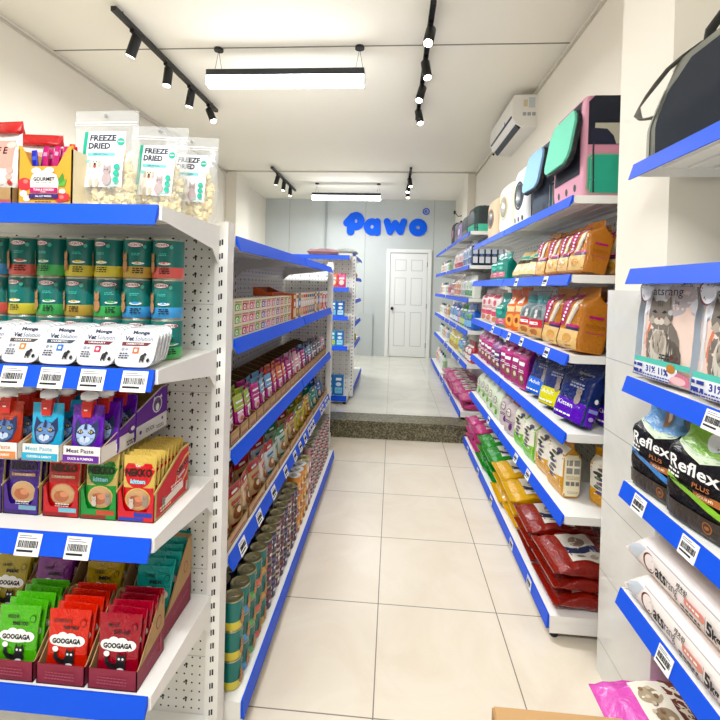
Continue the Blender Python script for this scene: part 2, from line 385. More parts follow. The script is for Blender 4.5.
place('lin', linear_lamp, (-.55, -.42, 3.11), 0, 'linear pendant lamp above and behind the viewpoint', 'ceiling lamp')
place('lin', linear_lamp, (-.55, -2.4, 3.11), 0, 'linear pendant lamp nearest the open shopfront', 'ceiling lamp')
SPOTE = mat('#FFF3DC', .5, emit=34.0)
def spot_head():
    r = empty('track_spotlight')
    MB().box(-.015, -.05, -.02, .015, .05, 0, BLACK).tube([(0, 0, -.02), (0, 0, -.045)], .012, BLACK, 8).build('track_adapter', r)
    h = MB().lathe([(.030, .03), (.034, .025), (.034, -.11), (.029, -.112)], BLACK, 18).build('lamp_head', r); h.location = (0, 0, -.055)
    MB().lathe([(.027, -.1125), (.027, -.114)], SPOTE, 18).build('lens', h)
    return r
def track(x, y0, y1, heads, label, where, tilt, watts=14):
    t = empty('lighting_track', (x, (y0+y1)/2, ZC)); tag(t, label, 'lighting track'); hl = (y1-y0)/2
    MB().box(-.018, -hl, -.055, .018, hl, -.025, BLACK).build('track_rail', t)
    for y in (-hl+.1, hl-.1): MB().tube([(0, y, -.03), (0, y, 0)], .003, DARK, 6).build('hanging_rod', t)
    n = len(heads)
    for i, (y, rx, ry) in enumerate(heads):
        r = place(('spot', rx, ry), spot_head, (x, y, ZC-.0565), 0, f'black track spotlight, {nth(i)} from the near end of the {where}', 'spotlight', 'spotlights on the ' + where)
        for c in r.children:
            if c.name.startswith('lamp_head'): c.rotation_euler = (math.radians(rx), math.radians(ry), 0)
        R = Euler((math.radians(rx), math.radians(ry), 0)).to_matrix(); dr = R @ Vector((0, 0, -1)); p = Vector((x, y, ZC-.112)) + dr*.13
        l = bpy.data.lights.new('spot', 'SPOT'); l.energy = watts; l.color = (1, .94, .84); l.spot_size = math.radians(75); l.spot_blend = .6; l.shadow_soft_size = .03
        o = bpy.data.objects.new('spot_light', l); COL.objects.link(o); o.location = p; o.rotation_euler = dr.to_track_quat('-Z', 'Y').to_euler()
track(-1.84, 2.72, 4.38, [(2.97, 6, 24), (3.42, -4, 4), (3.82, 4, 12), (4.22, -10, -26)], 'black ceiling track with four spotlights above the left rack', 'left front track', 0)
track(.20, 2.72, 4.60, [(2.93, -28, 10), (3.36, -16, -8), (3.78, -20, 14), (4.28, -16, -10)], 'black ceiling track with four lit spotlights above the right side of aisle', 'right front track', 0)
track(-1.86, 6.5, 8.1, [(6.85, 8, 18), (7.25, 0, 6), (7.7, -6, 0)], 'short black ceiling track with spotlights at back left of room', 'left rear track', 0, 10)
track(.215, 6.5, 8.2, [(6.95, -20, -8), (7.35, -15, 10), (7.8, -15, 0)], 'short black ceiling track with spotlights near the back right', 'right rear track', 0, 10)
track(.55, -.6, 1.5, [(-.4, 14, -14), (.25, 18, -16), (.8, 14, 18), (1.3, 10, 24)], 'black ceiling track overhead to the right, above the viewpoint', 'overhead right track', 0, 6)
# rotate shared heads correctly: every copy keeps its own head angle through its key

# ================================================================== AIR CONDITIONER
ac = empty('air_conditioner', (XR, 4.42, 3.05)); tag(ac, 'white wall-mounted split air conditioner high on the right wall', 'air conditioner')
AW = mat('#F1EFEA', .35); b = MB(); hl = .44
pf = [(0, 0), (-.13, .005), (-.19, .045), (-.215, .11), (-.215, .25), (-.20, .283), (0, .285)]
b.prism([(x, z) for x, z in pf], 'y', -hl, hl, AW)
b.art([E_(.175, .12, .02, .02, mat('#3566B0', .4), 'l')] )
def acend(y0, z0, y1, z1, m): b.box(y0, -hl-.0015, z0, y1, -hl, z1, m)
acend(-.075, .17, -.02, .26, mat('#cfd6d6', .5)); acend(-.12, .18, -.085, .24, mat('#d8ccaa', .5)); acend(-.125, .10, -.095, .13, mat('#a0a4a8', .5)); acend(-.085, .10, -.055, .13, mat('#a0a4a8', .5)); acend(-.045, .10, -.015, .13, mat('#a0a4a8', .5))
b.build('casing', ac)
def slat(t0, t1, name, m, off=.002):
    (x0, z0), (x1, z1) = (-.215, .12), (-.13, .005)
    a0 = (x0+(x1-x0)*t0 - off, z0+(z1-z0)*t0 - off); a1 = (x0+(x1-x0)*t1 - off, z0+(z1-z0)*t1 - off)
    MB().prism([a0, a1, (a1[0]+.02, a1[1]+.015), (a0[0]+.02, a0[1]+.015)], 'y', -hl+.03, hl-.03, m).build(name, ac)
slat(.05, .32, 'air_slot', BLACK, .008); slat(.34, .60, 'louver', AW, .016); slat(.62, .97, 'air_slot', BLACK, .014)
MB().lathe([(.012, 0), (.012, .01)], BLACK, 12, (-.18, -.0+hl, .02), 'y').build('drain_cap', ac)
cm = empty('security_camera', (XR-.13, 8.2, 2.95)); tag(cm, 'tiny dark bracket camera on the right wall near back corner', 'camera')
MB().tube([(.13, 0, 0), (.06, 0, -.01), (.02, 0, .04)], .008, BLACK, 6).build('bracket', cm); MB().lathe([(.02, 0), (.02, .06)], BLACK, 10, (.0, 0, .03)).build('camera_body', cm)
sd = MB().lathe([(.04, 0), (.035, -.025), (.015, -.03)], BLACK, 14).build('smoke_detector'); sd.location = (-.95, 8.5, ZC); tag(sd, 'small dark round detector on ceiling before the back wall', 'detector')

# ================================================================== RACKS
def tag_mesh(seed):
    r = random.Random(seed); b = MB().box(-.033, -.001, -.027, .033, 0, .025, TAG); x = -.027
    while x < .026:
        ww = r.choice([.0012, .002, .003]); b.box(x, -.0016, -.008, min(x+ww, .027), -.0009, .008, INK); x += ww + r.choice([.0012, .002])
    b.box(-.028, -.0016, .013, .02, -.0009, .015, pap('#8a8a90')); b.box(-.028, -.0016, .018, .006, -.0009, .020, pap('#8a8a90')); b.box(-.028, -.0016, -.018, .016, -.0009, -.013, INK)
    return b
def rack(label, loc, rz, W, H, D, Db, zs, bz, nsec, tags, z0=0., uw=.046, uo=0., over=0., perf_from=0., topd=None, both=False, strips_base=True, panel=None, bk=1., name='shelf_rack', cat='shelf rack'):
    """local frame: width along +x from 0, goods face -y, back panel at y=0"""
    r = empty(name, loc, (0, 0, rz)); tag(r, label, cat)
    b = MB(); b.box(0, 0, bz, W, .012, H, panel or PERF)
    z = bz+.2
    while z < H: b.box(0, -.001, z-.001, W, 0, z+.001, mat('#bdbdb8', .5)); z += .3
    b.build('back_panel', r)
    for i in range(nsec+1):
        x = W*i/nsec + (uo if i == nsec else (-uo if i == 0 else 0)); b = MB().box(x-uw/2, -.006, .02+z0*0, x+uw/2, .05, H+.02, WHITE)
        z = .10
        while z < H-.02:
            b.box(x-.0065, -.0065, z, x-.002, -.005, z+.019, DARK); b.box(x+.0005, -.0065, z+.003, x+.0065, -.005, z+.022, DARK); z += .0455
        b.build('upright', r)
    for k, sz in enumerate(zs):
        dd = topd if (topd and k == 0) else D
        for sct in range(nsec):
            x0 = W*sct/nsec + .004; x1 = W*(sct+1)/nsec - .004
            b = MB().box(x0, -dd, sz-.004, x1, -.002, sz, WHITE).box(x0, -dd, sz-.032, x1, -dd+.012, sz-.0045, WHITE).box(x0, -.02, sz-.03, x1, -.003, sz-.0045, WHITE)
            for q in range(1, 5): yy = -dd*q/5; b.box(x0+.02, yy-.004, sz-.012, x1-.02, yy+.004, sz-.0045, WHITE)
            sh = b.build('shelf', r)
            for xe in (x0-.003, x1-.0):
                b = MB(); b.prism([(-dd+.002, sz+.004), (-.004, sz+.004), (-.004, sz-.115*bk), (-.016, sz-.118*bk), (-.06, sz-.075*bk), (-.085, sz-.072*bk), (-dd+.03, sz-.034), (-dd+.002, sz-.032)], 'x', xe, xe+.003, WHITE); b.build('bracket', sh)
            MB().prism([(-dd-.001, sz+.006), (-dd-.006, sz+.006), (-dd-.022, sz-.046), (-dd-.018, sz-.047), (-dd-.001, sz-.02)], 'x', x0+.003, x1-.003, STRIP).build('price_strip', sh)
            for j, tx in enumerate(tags.get(k, [])):
                if x0 <= tx < x1:
                    t = tag_mesh(k*31+j).build('price_tag', sh); t.location = (tx, -dd-.0155, sz-.022); t.rotation_euler = (math.radians(-17), 0, 0)
    b = MB().box(0, -Db, bz-.03, W, -.001, bz, WHITE).box(.006, -Db+.004, .03, W-.006, -Db+.02, bz-.031, WHITE).box(0, -Db, .03, .004, -.001, bz-.0305, WHITE).box(W-.004, -Db, .03, W, -.001, bz-.0305, WHITE)
    bd = b.build('base_deck', r)
    for sct in range(nsec):
        MB().prism([(-Db-.001, bz+.004), (-Db-.008, bz+.004), (-Db-.014, bz-.06), (-Db-.001, bz-.06)], 'x', W*sct/nsec+.003, W*(sct+1)/nsec-.003, STRIP).build('price_strip', bd)
    for j, tx in enumerate(tags.get('base', [])):
        t = tag_mesh(99+j).build('price_tag', bd); t.location = (tx, -Db-.014, bz-.025); t.rotation_euler = (math.radians(-5), 0, 0)
    for i in range(nsec+1):
        x = min(max(W*i/nsec, .03), W-.03)
        MB().lathe([(.016, 0), (.02, .006), (.02, .018), (.008, .022), (.008, .035)], BLACK, 12, (x, -Db+.03, 0)).build('foot', r)
    r['base'] = 1; del r['base']
    return r
# left end rack, facing the camera
EZ = [1.80, 1.385, .957, .554]; EX0, EX1 = -1.50, -.585; EYB, EYF = 1.45, 1.07
rack('white perforated end rack with blue shelf strips at left front', (EX0, EYB, 0), 0, EX1-EX0, 1.80, EYB-EYF, .38, EZ, .14, 1,
     {1: [.54, .644, .751, .862], 2: [.59, .723]}, uo=.006)
# left aisle rack
LX = -.56; LXB = -1.0; LY0, LY1 = 1.515, 3.93; LZ = [1.775, 1.41, 1.015, .637]
rack('long white rack with blue shelf strips along left side of aisle', (LXB, LY0, 0), PI/2, LY1-LY0, 1.80, LXB*-1+LX, .50, LZ, .13, 2,
     {3: [.12, .33, .56, .80, 1.02, 1.17, 1.32, 1.38+.08, 1.54, 1.62, 1.95, 2.05, 2.2, 2.3]})
rack('white end rack behind the long left rack, facing the step', (EX1+.0, 4.0, 0), PI, EX1-EX0, 1.80, .38, .38, EZ, .14, 1, {}, uo=.018)
# right aisle rack (runs away from the camera; local x runs towards it)
RXF = .82; RXB = 1.20; RY0, RY1 = 2.095, 4.56; RZ = [2.055, 1.69, 1.318, .953, .572]
rack('tall white rack with blue shelf strips along right wall before the step', (RXB, RY1, 0), -PI/2, RY1-RY0, 2.08, RXB-RXF, .435, RZ, .11, 2,
     {1: [1.6, 2.15], 2: [.95, 1.45, 1.75, 2.2], 4: [.9, 1.7, 1.95], 'base': [.3, .8, 1.3, 1.85, 2.2]}, bk=.45)
BZ = [2.24, 1.87, 1.51, 1.155, .785]; BZ = [z-PZ for z in BZ]
rack('white rack with blue strips on the raised floor at right wall', (RXB, 6.85, PZ), -PI/2, 2.0, 2.08, RXB-RXF, .435, BZ, .09, 2, {3: [.5, 1.2], 4: [.4, .9, 1.5], 'base': [.4, 1.2]}, bk=.45)
rack('last white rack on the right wall, nearest the back wall', (RXB, 8.5, PZ), -PI/2, 1.5, 2.08, RXB-RXF, .435, BZ, .09, 1, {})
# near right rack
NXF = .807; NZ = [2.045, 1.692, 1.328, .97, .603]
def near_rack():
    r = rack('near right rack with blue strips jutting in front of the tiled pillar', (1.215, 1.57, 0), -PI/2, 1.5, 2.3, 1.215-NXF, .42, NZ, .20, 1,
         {2: [.43], 3: [.12, .355], 4: [.27]}, bk=.45, panel=mat('#C9CCCA', .6))
    return r
near_rack()
# left rack on the raised floor: end rack, side rack and another behind
FZ = [1.975-PZ, 1.59-PZ, 1.245-PZ, .885-PZ]
rack('small white end rack with blue strips on the raised floor at left', (-1.40, 5.58, PZ), 0, .88, 1.78, .33, .33, FZ, .10, 1, {}, uo=.02)
rack('narrow white rack behind the end rack on the raised floor', (-.95, 5.64, PZ), PI/2, 1.5, 1.88, .42, .46, [2.03-PZ, 1.73-PZ, 1.42-PZ, 1.1-PZ, .8-PZ], .10, 1, {})

# ================================================================== PRODUCT SHAPES
def bagmesh(W, H, D, kind='gusset', cf=None, cs=None, bands=(), art=(), seed=0, nv=15, N=28, crk=.004, cb=None):
    cs = cs or cf; R = random.Random(seed); so = Vector((R.uniform(0, 50), R.uniform(0, 50), R.uniform(0, 50))); mb = MB(); rs = []
    def prof(v):
        if kind == 'gusset':
            a = 1 - .03*v; bb = .86+.14*min(1, v/.05); t = min(1, max(0, (v-.70)/.22)); bb *= (1-t*t*(3-2*t))*.97+.03; n = 7 - 4.5*t
        elif kind == 'brick':
            a = .985; bb = .9+.1*min(1, v/.04); t = min(1, max(0, (v-.93)/.06)); bb *= (1-t)*.95+.05; n = 9-5*t
        elif kind == 'doy':
            a = .93+.07*min(1, v/.08); t = max(0, (v-.12)/.78); bb = (.72+.28*min(1, v/.12)) if v < .12 else max(.035, (1-min(1, t))**.75); n = 2.4
        elif kind == 'pillow':
            s_ = max(0, math.sin(PI*min(1, max(0, (v-.05)/.9)))); bb = .04 + .96*s_**.38; a = 1-.06*s_; n = 2.6 + 1.6*s_
        elif kind == 'pinch':
            t = min(1, max(0, (v-.55)/.25)); u = min(1, max(0, (v-.82)/.18)); a = 1 - .28*t*t*(3-2*t) + .2*u; bb = (.86+.14*min(1, v/.05))*((1-t*t*(3-2*t))*.85+.15)*(1-.7*u); n = 6-3*t
        return a*W/2, bb*D/2, n
    for i in range(nv+1):
        v = i/nv; a, bb, n = prof(v); ring = []
        for j in range(N):
            th = 2*PI*(j+.5)/N; c, s_ = math.cos(th), math.sin(th)
            x = a*math.copysign(abs(c)**(2/n), c); y = bb*math.copysign(abs(s_)**(2/n), s_); z = v*H
            nn = noise.noise(Vector((x*22, y*22, z*16))+so); n2 = noise.noise(Vector((x*60, z*50, y*30))+so)
            k = crk*(0.3 if v < .03 or v > .97 else 1)*(min(1, D*bb*40/D+.2) if D else 1)
            y += (nn*k*1.6 + n2*k*.6)*(1 if s_ < 0 else .6)*(1 if bb > .012 else .35); x += nn*k*.7
            z += (noise.noise(Vector((x*30, 3, 1))+so)*k*1.2 if v > .9 else 0)
            ring.append((x, y, max(0, z)))
        rs.append(ring)
    def mf(i, j):
        th = 2*PI*(j+1)/N; s_ = math.sin(th); v = (i+.5)/nv
        for z0, z1, m, *w in bands:
            if z0 <= v*H <= z1 and (w or s_ < -.3): return m
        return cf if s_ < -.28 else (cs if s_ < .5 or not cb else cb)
    mb.rings(rs, cf, True, True, True, mf); mb.ao = .0007 + crk*.28; mb.art(list(art)); return mb
def single(name, mb):
    def f(): return mb().build(name)
    return f
def can_builder(body, band, rad, h, lidm=GOLDLID, arts=(), bandh=.3, rings_=True):
    def f():
        r = empty('cat_food_can')
        mb = MB().lathe([(rad*.93, 0), (rad*1.0, .003), (rad, h*bandh), (rad, h-.004), (rad*.985, h-.002)], [STEEL, band, body, STEEL], 26)
        mb.art(list(arts)); mb.build('can_body', r)
        l = MB().lathe([(rad*.985, h-.002), (rad*1.0, h-.0005), (rad*.985, h+.001), (rad*.93, h+.0008), (rad*.9, h-.002), (rad*.5, h-.0018), (rad*.46, h-.0026), (0.0006, h-.0026)], lidm, 26, cap=False).build('lid', r)
        t = MB(); t.tube([(rad*.32*math.cos(q*PI/5)*.8, -rad*.32+rad*.32*math.sin(q*PI/5)*1.0, h+.0002) for q in range(11)], .0016, lidm, 5).box(-rad*.1, rad*-.1, h-.002, rad*.1, rad*.16, h+.0006, lidm)
        t.build('pull_ring', l)
        return r
    return f
def openbox(W, D, Hf, Hb, mo, mi_=None, art=(), slope0=0.12, back=True, front=None, side=None, floor=True):
    """cardboard display tray, front at y=-D/2, side walls rising from Hf to Hb"""
    t = .0025; mb = MB(); mi_ = mi_ or mo; w = W/2; d = D/2; so = side or mo
    mb.box(-w, -d, 0, w, d, t, mi_)
    mb.box(-w, -d, 0, w, -d+t, Hf, front or mo)
    y1 = -d + D*slope0
    for sx in (-1, 1):
        xo = sx*w; xi = sx*(w-t); pl = [(-d, 0), (d, 0), (d, Hb), (d-D*.12, Hb), (y1, Hf), (-d, Hf)]
        n = len(pl); v = [(xo, p[0], p[1]) for p in pl] + [(xi, p[0], p[1]) for p in pl]
        mb.add(v, [list(range(n)), [i+n for i in range(n)][::-1]] + [(i, (i+1) % n, (i+1) % n+n, i+n) for i in range(n)], [so, mi_] + [mi_]*n)
    if back: mb.box(-w, d-t, 0, w, d, Hb, mi_)
    mb.art(list(art)); return mb

# ================================================================== LEFT END RACK: GOODS
# --- top shelf
TOPZ = 1.80
def red_pouch():
    r = empty('treat_pouch')
    mb = bagmesh(.12, .155, .05, 'doy', foil('#F3EDE8'), art=[
        R_(-.058, .05, .045, .128, mat('#F0A596', .4)), T_('F', .0, .10, .02, INK, b=.03), T_('E', .02, .10, .02, INK, b=.03), E_(.035, .115, .015, .009, mat('#F7C9BF', .4)),
        E_(.04, .045, .009, .009, mat('#E7ACA0', .4)), E_(.04, .028, .008, .008, mat('#E7ACA0', .4)), E_(.042, .012, .006, .006, mat('#C23B2E', .4)), E_(-.03, .03, .02, .013, mat('#C77B3A', .4))], seed=3, crk=.002)
    mb.build('pouch_body', r)
    t_ = bagmesh(.122, .034, .036, 'doy', foil('#C3161C', .25), seed=4, nv=8, crk=.003).build('folded_top', r); t_.location = (0, 0, .146)
    return r
place('redp', red_pouch, (-1.060, 1.12, TOPZ+.052), -.1, 'white and salmon pink treat pouch with red folded top', 'treat pouch')
place('redp', red_pouch, (-1.035, 1.22, TOPZ+.052), .1, 'salmon pink treat pouch half hidden behind the yellow sachet box', 'treat pouch')
bx = openbox(.15, .18, .05, .05, KRAFT, art=[R_(-.075, .003, .075, .018, mat('#B45355', .6))]).build('display_box'); bx.location = (-1.078, 1.175, TOPZ)
tag(bx, 'low kraft carton with a red base line under the salmon pouches', 'display box')
YEL = pap('#E6AF42')
def gourmet_box():
    w, d, h = .134, .10, .152; mb = MB(); t = .003; k = KRAFT
    fr = [(-w/2, 0), (w/2, 0), (w/2, h), (w/2-.012, h-.006), (.03, .10), (-.034, .10), (-w/2+.008, h-.003), (-w/2, h)]
    mb.prism(fr, 'y', -d/2, -d/2+t, YEL); mb.prism([(-w/2, 0), (w/2, 0), (w/2, .13), (-w/2, .13)], 'y', d/2-t, d/2, YEL)
    for sx in (-1, 1): x = sx*(w/2-t/2); mb.box(x-t/2, -d/2, 0, x+t/2, d/2, h-.01, mat('#E8D9B4', .6) if sx > 0 else YEL)
    mb.box(-w/2, -d/2, 0, w/2, d/2, t, YEL)
    W2 = pap('#FBF8F2'); PK = pap('#C21F70'); NV = pap('#3B1F6B'); RD = pap('#D8414A')
    mb.art([E_(-.05, .055, .018, .016, RD), E_(-.047, .062, .006, .005, pap('#F08A80')), E_(-.052, .032, .009, .008, W2), E_(-.043, .02, .009, .007, W2), P_([(.025, .055), (.045, .085), (.05, .06), (.035, .05)], pap('#4E9A3A')), P_([(.03, .05), (.055, .07), (.05, .05)], pap('#6DB04C')),
            P_([(-.033, .02), (.033, .02), (.035, .06), (.03, .078), (.012, .086), (0, .09), (-.012, .086), (-.03, .078), (-.035, .06)], W2),
            E_(-.02, .088, .012, .008, W2), E_(.012, .09, .012, .007, W2), E_(.045, .038, .008, .006, W2), E_(.04, .023, .015, .011, RD), E_(.052, .024, .012, .010, RD), E_(.044, .024, .006, .005, pap('#F08A80')),
            T_('GOURMET', 0, .068, .010, INK, b=.02, w=.052), T_('FOR YOUR CAT', 0, .059, .0035, INK, w=.04), R_(-.034, .033, .034, .047, PK), T_('TUNA & CHICKEN', 0, .0415, .0055, W2, w=.05, b=.02), T_('FLAKES', 0, .0358, .003, W2),
            R_(-.036, .020, .036, .031, NV), T_('ALL CAT BREEDS', 0, .0255, .0042, W2, w=.04, b=.02)] + dash(-.02, .010, .02, .0025, INK, n=2))
    return mb
gb = gourmet_box().build('display_box'); gb.location = (-.915, 1.14, TOPZ); gb.scale = (1.12, 1, 1.06); gb.location.z += .001; tag(gb, 'yellow notched display box with raw tuna and meat picture, full of sachets', 'display box')
def stick(col, c2):
    def f():
        m = foil(col); return bagmesh(.017, .135, .008, 'pillow', m, art=[R_(-.005, .108, .005, .118, foil(c2))], nv=8, N=12, crk=.0008).build('treat_sachet')
    return f
for i, (x, c, c2, y, z, a, nm) in enumerate([(-.052, '#1F35A8', '#3E5BD8', .0, .018, .12, 'royal blue'), (-.040, '#2A43C2', '#6B85F0', -.02, .010, -.1, 'bright blue'), (-.026, '#C2247A', '#F0A5CC', -.02, .02, .05, 'pink, leftmost of the pink ones'),
        (-.012, '#D23A88', '#F6C2DC', -.005, .018, -.06, 'pink, beside the leftmost pink one'), (.0, '#C2247A', '#F3B4D2', -.02, .022, .08, 'pink, in the middle'), (.014, '#D23A88', '#F6C2DC', -.01, .018, -.05, 'pink, right of the middle'), (.027, '#C2247A', '#F0A5CC', -.02, .020, .04, 'pink, next to the red ones'),
        (.040, '#E0483A', '#F7A08E', -.02, .026, .06, 'red, left of two'), (.053, '#D93A30', '#F7A08E', -.01, .022, -.06, 'red, rightmost')]):
    place(('stk', c, c2), stick(c, c2), (-.915+x*1.08, 1.14+y, TOPZ+z+.012), (0, a, 0), f'{nm} thin treat sachet in the yellow notched box', 'sachet', 'sachets in the yellow box')
# --- freeze dried bags
CLEAR = mat('#F4F8F8', .10, 0, .6, 22, alpha=.20, coat=.8); CLEARZ = mat('#FFFFFF', .2, 0, .3, 20, alpha=.55)
CHUNK = mat('#F6E3A8', .8, 0, .4, 60, var=.12); TEAL = pap('#1DB79B')
def freeze_bag(seed):
    def f():
        W, H, D = .158, .232, .075; r = empty('freeze_dried_bag')
        bagmesh(W, H, D, 'doy', CLEAR, seed=seed, nv=16, crk=.003).build('clear_pouch', r)
        R = random.Random(seed); mb = MB()
        for i in range(300):
            z = R.uniform(.006, .135); hw = (.064 if z > .015 else .055)*(1 if z < .10 else .8); dd = .028*max(.12, 1-max(0, z-.03)/.13)
            x = R.uniform(-hw, hw); q = max(.2, 1-(x/.078)**2)**.5; y = R.uniform(-dd, dd)*q*.85 - .0*dd; s = R.uniform(.005, .0085)
            M = Matrix.Translation((x, y, z+.004)) @ Euler((R.uniform(0, 3), R.uniform(0, 3), R.uniform(0, 3))).to_matrix().to_4x4()
            vs = [M @ Vector((a*s*R.uniform(.6, 1), b_*s*R.uniform(.6, 1), c*s*R.uniform(.45, .8))) for a, b_, c in ((-1,-1,-1),(1,-1,-1),(1,1,-1),(-1,1,-1),(-1,-1,1),(1,-1,1),(1,1,1),(-1,1,1))]
            mb.add(vs, [(0,3,2,1),(4,5,6,7),(0,1,5,4),(1,2,6,5),(2,3,7,6),(3,0,4,7)], CHUNK)
        ch = mb.build('freeze_dried_chunks', r); ch['kind'] = 'stuff'
        base = bagmesh(W, H, D, 'doy', CLEAR, seed=seed, nv=16, crk=.003); n0 = len(base.f); DOG = pap('#EFE9DD'); DS = pap('#C9BFB0'); GC = pap('#B9A8A8')
        Wt = pap('#FBFCFC'); CY = pap('#8FE3E6')
        base.art([R_(-.049, .052, .051, .182, Wt), R_(-.049, .052, -.040, .182, TEAL), T_('FREEZE', -.002, .167, .0145, pap('#1c2440'), b=.04, w=.064), T_('DRIED', -.009, .148, .0145, pap('#1c2440'), b=.04, w=.052),
                  E_(.041, .158, .009, .009, TEAL), R_(.035, .1575, .047, .1595, Wt), R_(-.035, .124, .030, .132, CY), T_('100% NATURAL', -.003, .128, .004, INK, w=.035), R_(-.037, .108, -.022, .115, CY),
                  E_(-.012, .078, .019, .023, DOG), E_(-.014, .106, .012, .013, DOG), E_(-.026, .104, .004, .009, DS), E_(-.003, .104, .004, .009, DS), E_(-.014, .100, .004, .005, pap('#B9655E')), E_(-.014, .105, .003, .0025, INK), E_(-.018, .110, .0015, .0015, INK), E_(-.010, .110, .0015, .0015, INK), E_(-.020, .062, .005, .010, DS), E_(-.005, .062, .005, .010, DS),
                  E_(.018, .070, .011, .015, GC), E_(.017, .090, .009, .009, GC), P_([(.009, .094), (.008, .108), (.015, .098)], GC), P_([(.020, .098), (.026, .107), (.025, .094)], GC), E_(.014, .091, .0015, .0015, INK), E_(.020, .091, .0015, .0015, INK),
                  E_(.040, .098, .007, .007, TEAL), E_(.040, .083, .007, .007, TEAL), E_(.040, .068, .007, .007, TEAL), R_(.024, .056, .047, .058, TEAL)])
        lb = MB(); lb.mats = base.mats; lb.v = base.v; lb.f = base.f[n0:]; lb.m = base.m[n0:]; lb.sm = base.sm[n0:]
        used = sorted({i for f_ in lb.f for i in f_}); mp = {u: k for k, u in enumerate(used)}; lb.v = [base.v[u] for u in used]; lb.f = [[mp[i] for i in f_] for f_ in lb.f]
        lb.build('paper_label', r)
        z = MB()
        for zz in (.198, .204): z.tube([(-W/2*.98, -.005, zz), (0, -.006, zz), (W/2*.98, -.005, zz)], .0018, CLEARZ, 6)
        z.build('zip_seal', r); MB().lathe([(.004, 0), (.004, .002)], mat('#8d9494', .4), 12, (0, -.005, .219), 'y').build('hang_hole', r)
        return r
    return f
place('fz1', freeze_bag(1), (-.797, 1.17, TOPZ), (.0, -.02, .02), 'clear freeze dried treat bag beside the yellow box, leftmost of three', 'treat bag', 'clear freeze dried treat bags', (1.15, 1, 1.21))
place('fz2', freeze_bag(2), (-.705, 1.26, TOPZ), (.0, .03, .04), 'clear freeze dried treat bag standing between the two others', 'treat bag', 'clear freeze dried treat bags', (1.08, 1, 1.16))
place('fz3', freeze_bag(3), (-.648, 1.35, TOPZ+.0), (.0, .02, .06), 'clear freeze dried treat bag at back right, nearest the slotted upright', 'treat bag', 'clear freeze dried treat bags', (1.08, 1, 1.16))
# --- cans
KT = mat('#0C7068', .3, 0, .05, 30); BAND = dict(red='#D85A50', green='#45B55C', yellow='#D9C93A', gold='#C6A23E', blue='#3C9BD8', orange='#DC7A3A')
CATC = pap('#C08E62'); CATL = pap('#7d5233')
def kuc_art(R_c, H, rot, band):
    """fish badge, orange cat and print round the tin, turned by rot radians"""
    out = []; rr = R_c
    def X(a): return rr*.97*math.sin(a+rot)
    def ok(a): return abs(a+rot) < 1.15
    def el(a, z, ra, rz, m):
        if ok(a): out.append(E_(X(a), z, max(.001, rr*(math.sin(min(1.35, a+rot+ra))-math.sin(max(-1.35, a+rot-ra)))/2), rz, m))
    if ok(0): out += [E_(X(.12), H*.845, rr*.52*math.cos(.12+rot), H*.072, mat('#7C1630', .4)), P_([(X(.52), H*.845), (X(.86), H*.925), (X(.72), H*.845), (X(.86), H*.765)], mat('#7C1630', .4)),
                      E_(X(.12), H*.845, rr*.47*math.cos(.12+rot), H*.054, TAG), T_('KUCINTA', X(.12), H*.845, H*.062, mat('#A01A36', .4), w=rr*.8*math.cos(.12+rot), b=.03)]
    if ok(.2): out += dash(X(-.05), H*.62, X(.55), H*.02, mat('#4FC4B4', .4), n=2)
    if ok(.35): out += [E_(X(.35), H*.385, rr*.38*math.cos(.35+rot), H*.035, TAG), E_(X(.35), H*.40, rr*.25*math.cos(.35+rot), H*.03, mat(band, .4))]; out += dash(X(.05), H*.24, X(.75), H*.028, INK, n=3)
    a = -.55
    if ok(a):
        el(a, H*.31, .27, H*.17, CATL); el(a, H*.31, .25, H*.16, CATC); el(a, H*.52, .23, H*.095, CATL); el(a, H*.52, .21, H*.085, CATC)
        for s_ in (-1, 1): out.append(P_([(X(a+s_*.21), H*.54), (X(a+s_*.06), H*.60), (X(a+s_*.18), H*.68)], CATC)); el(a+s_*.08, H*.52, .02, H*.012, INK)
    el(.85, H*.80, .12, H*.05, mat('#3FB5A0', .4))
    return out
def kcan(band, rot, r=.0435, h=.1155): return can_builder(KT, mat(BAND[band], .3), r, h, STEEL, kuc_art(r, h, rot, BAND[band]))
grid = [['green', 'blue', 'red', 'green', 'yellow', 'yellow', 'gold', 'red'], ['green', 'red', 'yellow', 'green', 'gold', 'green', 'blue', 'blue'], ['gold', 'blue', 'red', 'yellow', 'green', 'gold', 'yellow', 'green']]
rots = [[0, .1, .0, -.35, .05, -.35, .1, -.1], [0, 0, -.3, .05, -.15, .3, .0, -.1], [.0, .2, .1, .1, -.2, .4, .2, .5]]
cols7 = ['leftmost visible column', 'second column from left edge', 'third column from left edge', 'fourth column from left edge', 'third column from the right', 'second column from the right', 'rightmost column']
for r_ in range(3):
    for c in range(1, 8):
        bd = grid[r_][c]; ro = rots[r_][c]; x = -.668 - (7-c)*.0895
        place(('kc', bd, ro), kcan(bd, ro), (x, 1.266, 1.386+(2-r_)*.1165), 0, f'teal cat food can with {bd} base band, {["top", "middle", "bottom"][r_]} row, {cols7[c-1]}', 'can', 'teal cans stacked on the left end rack')
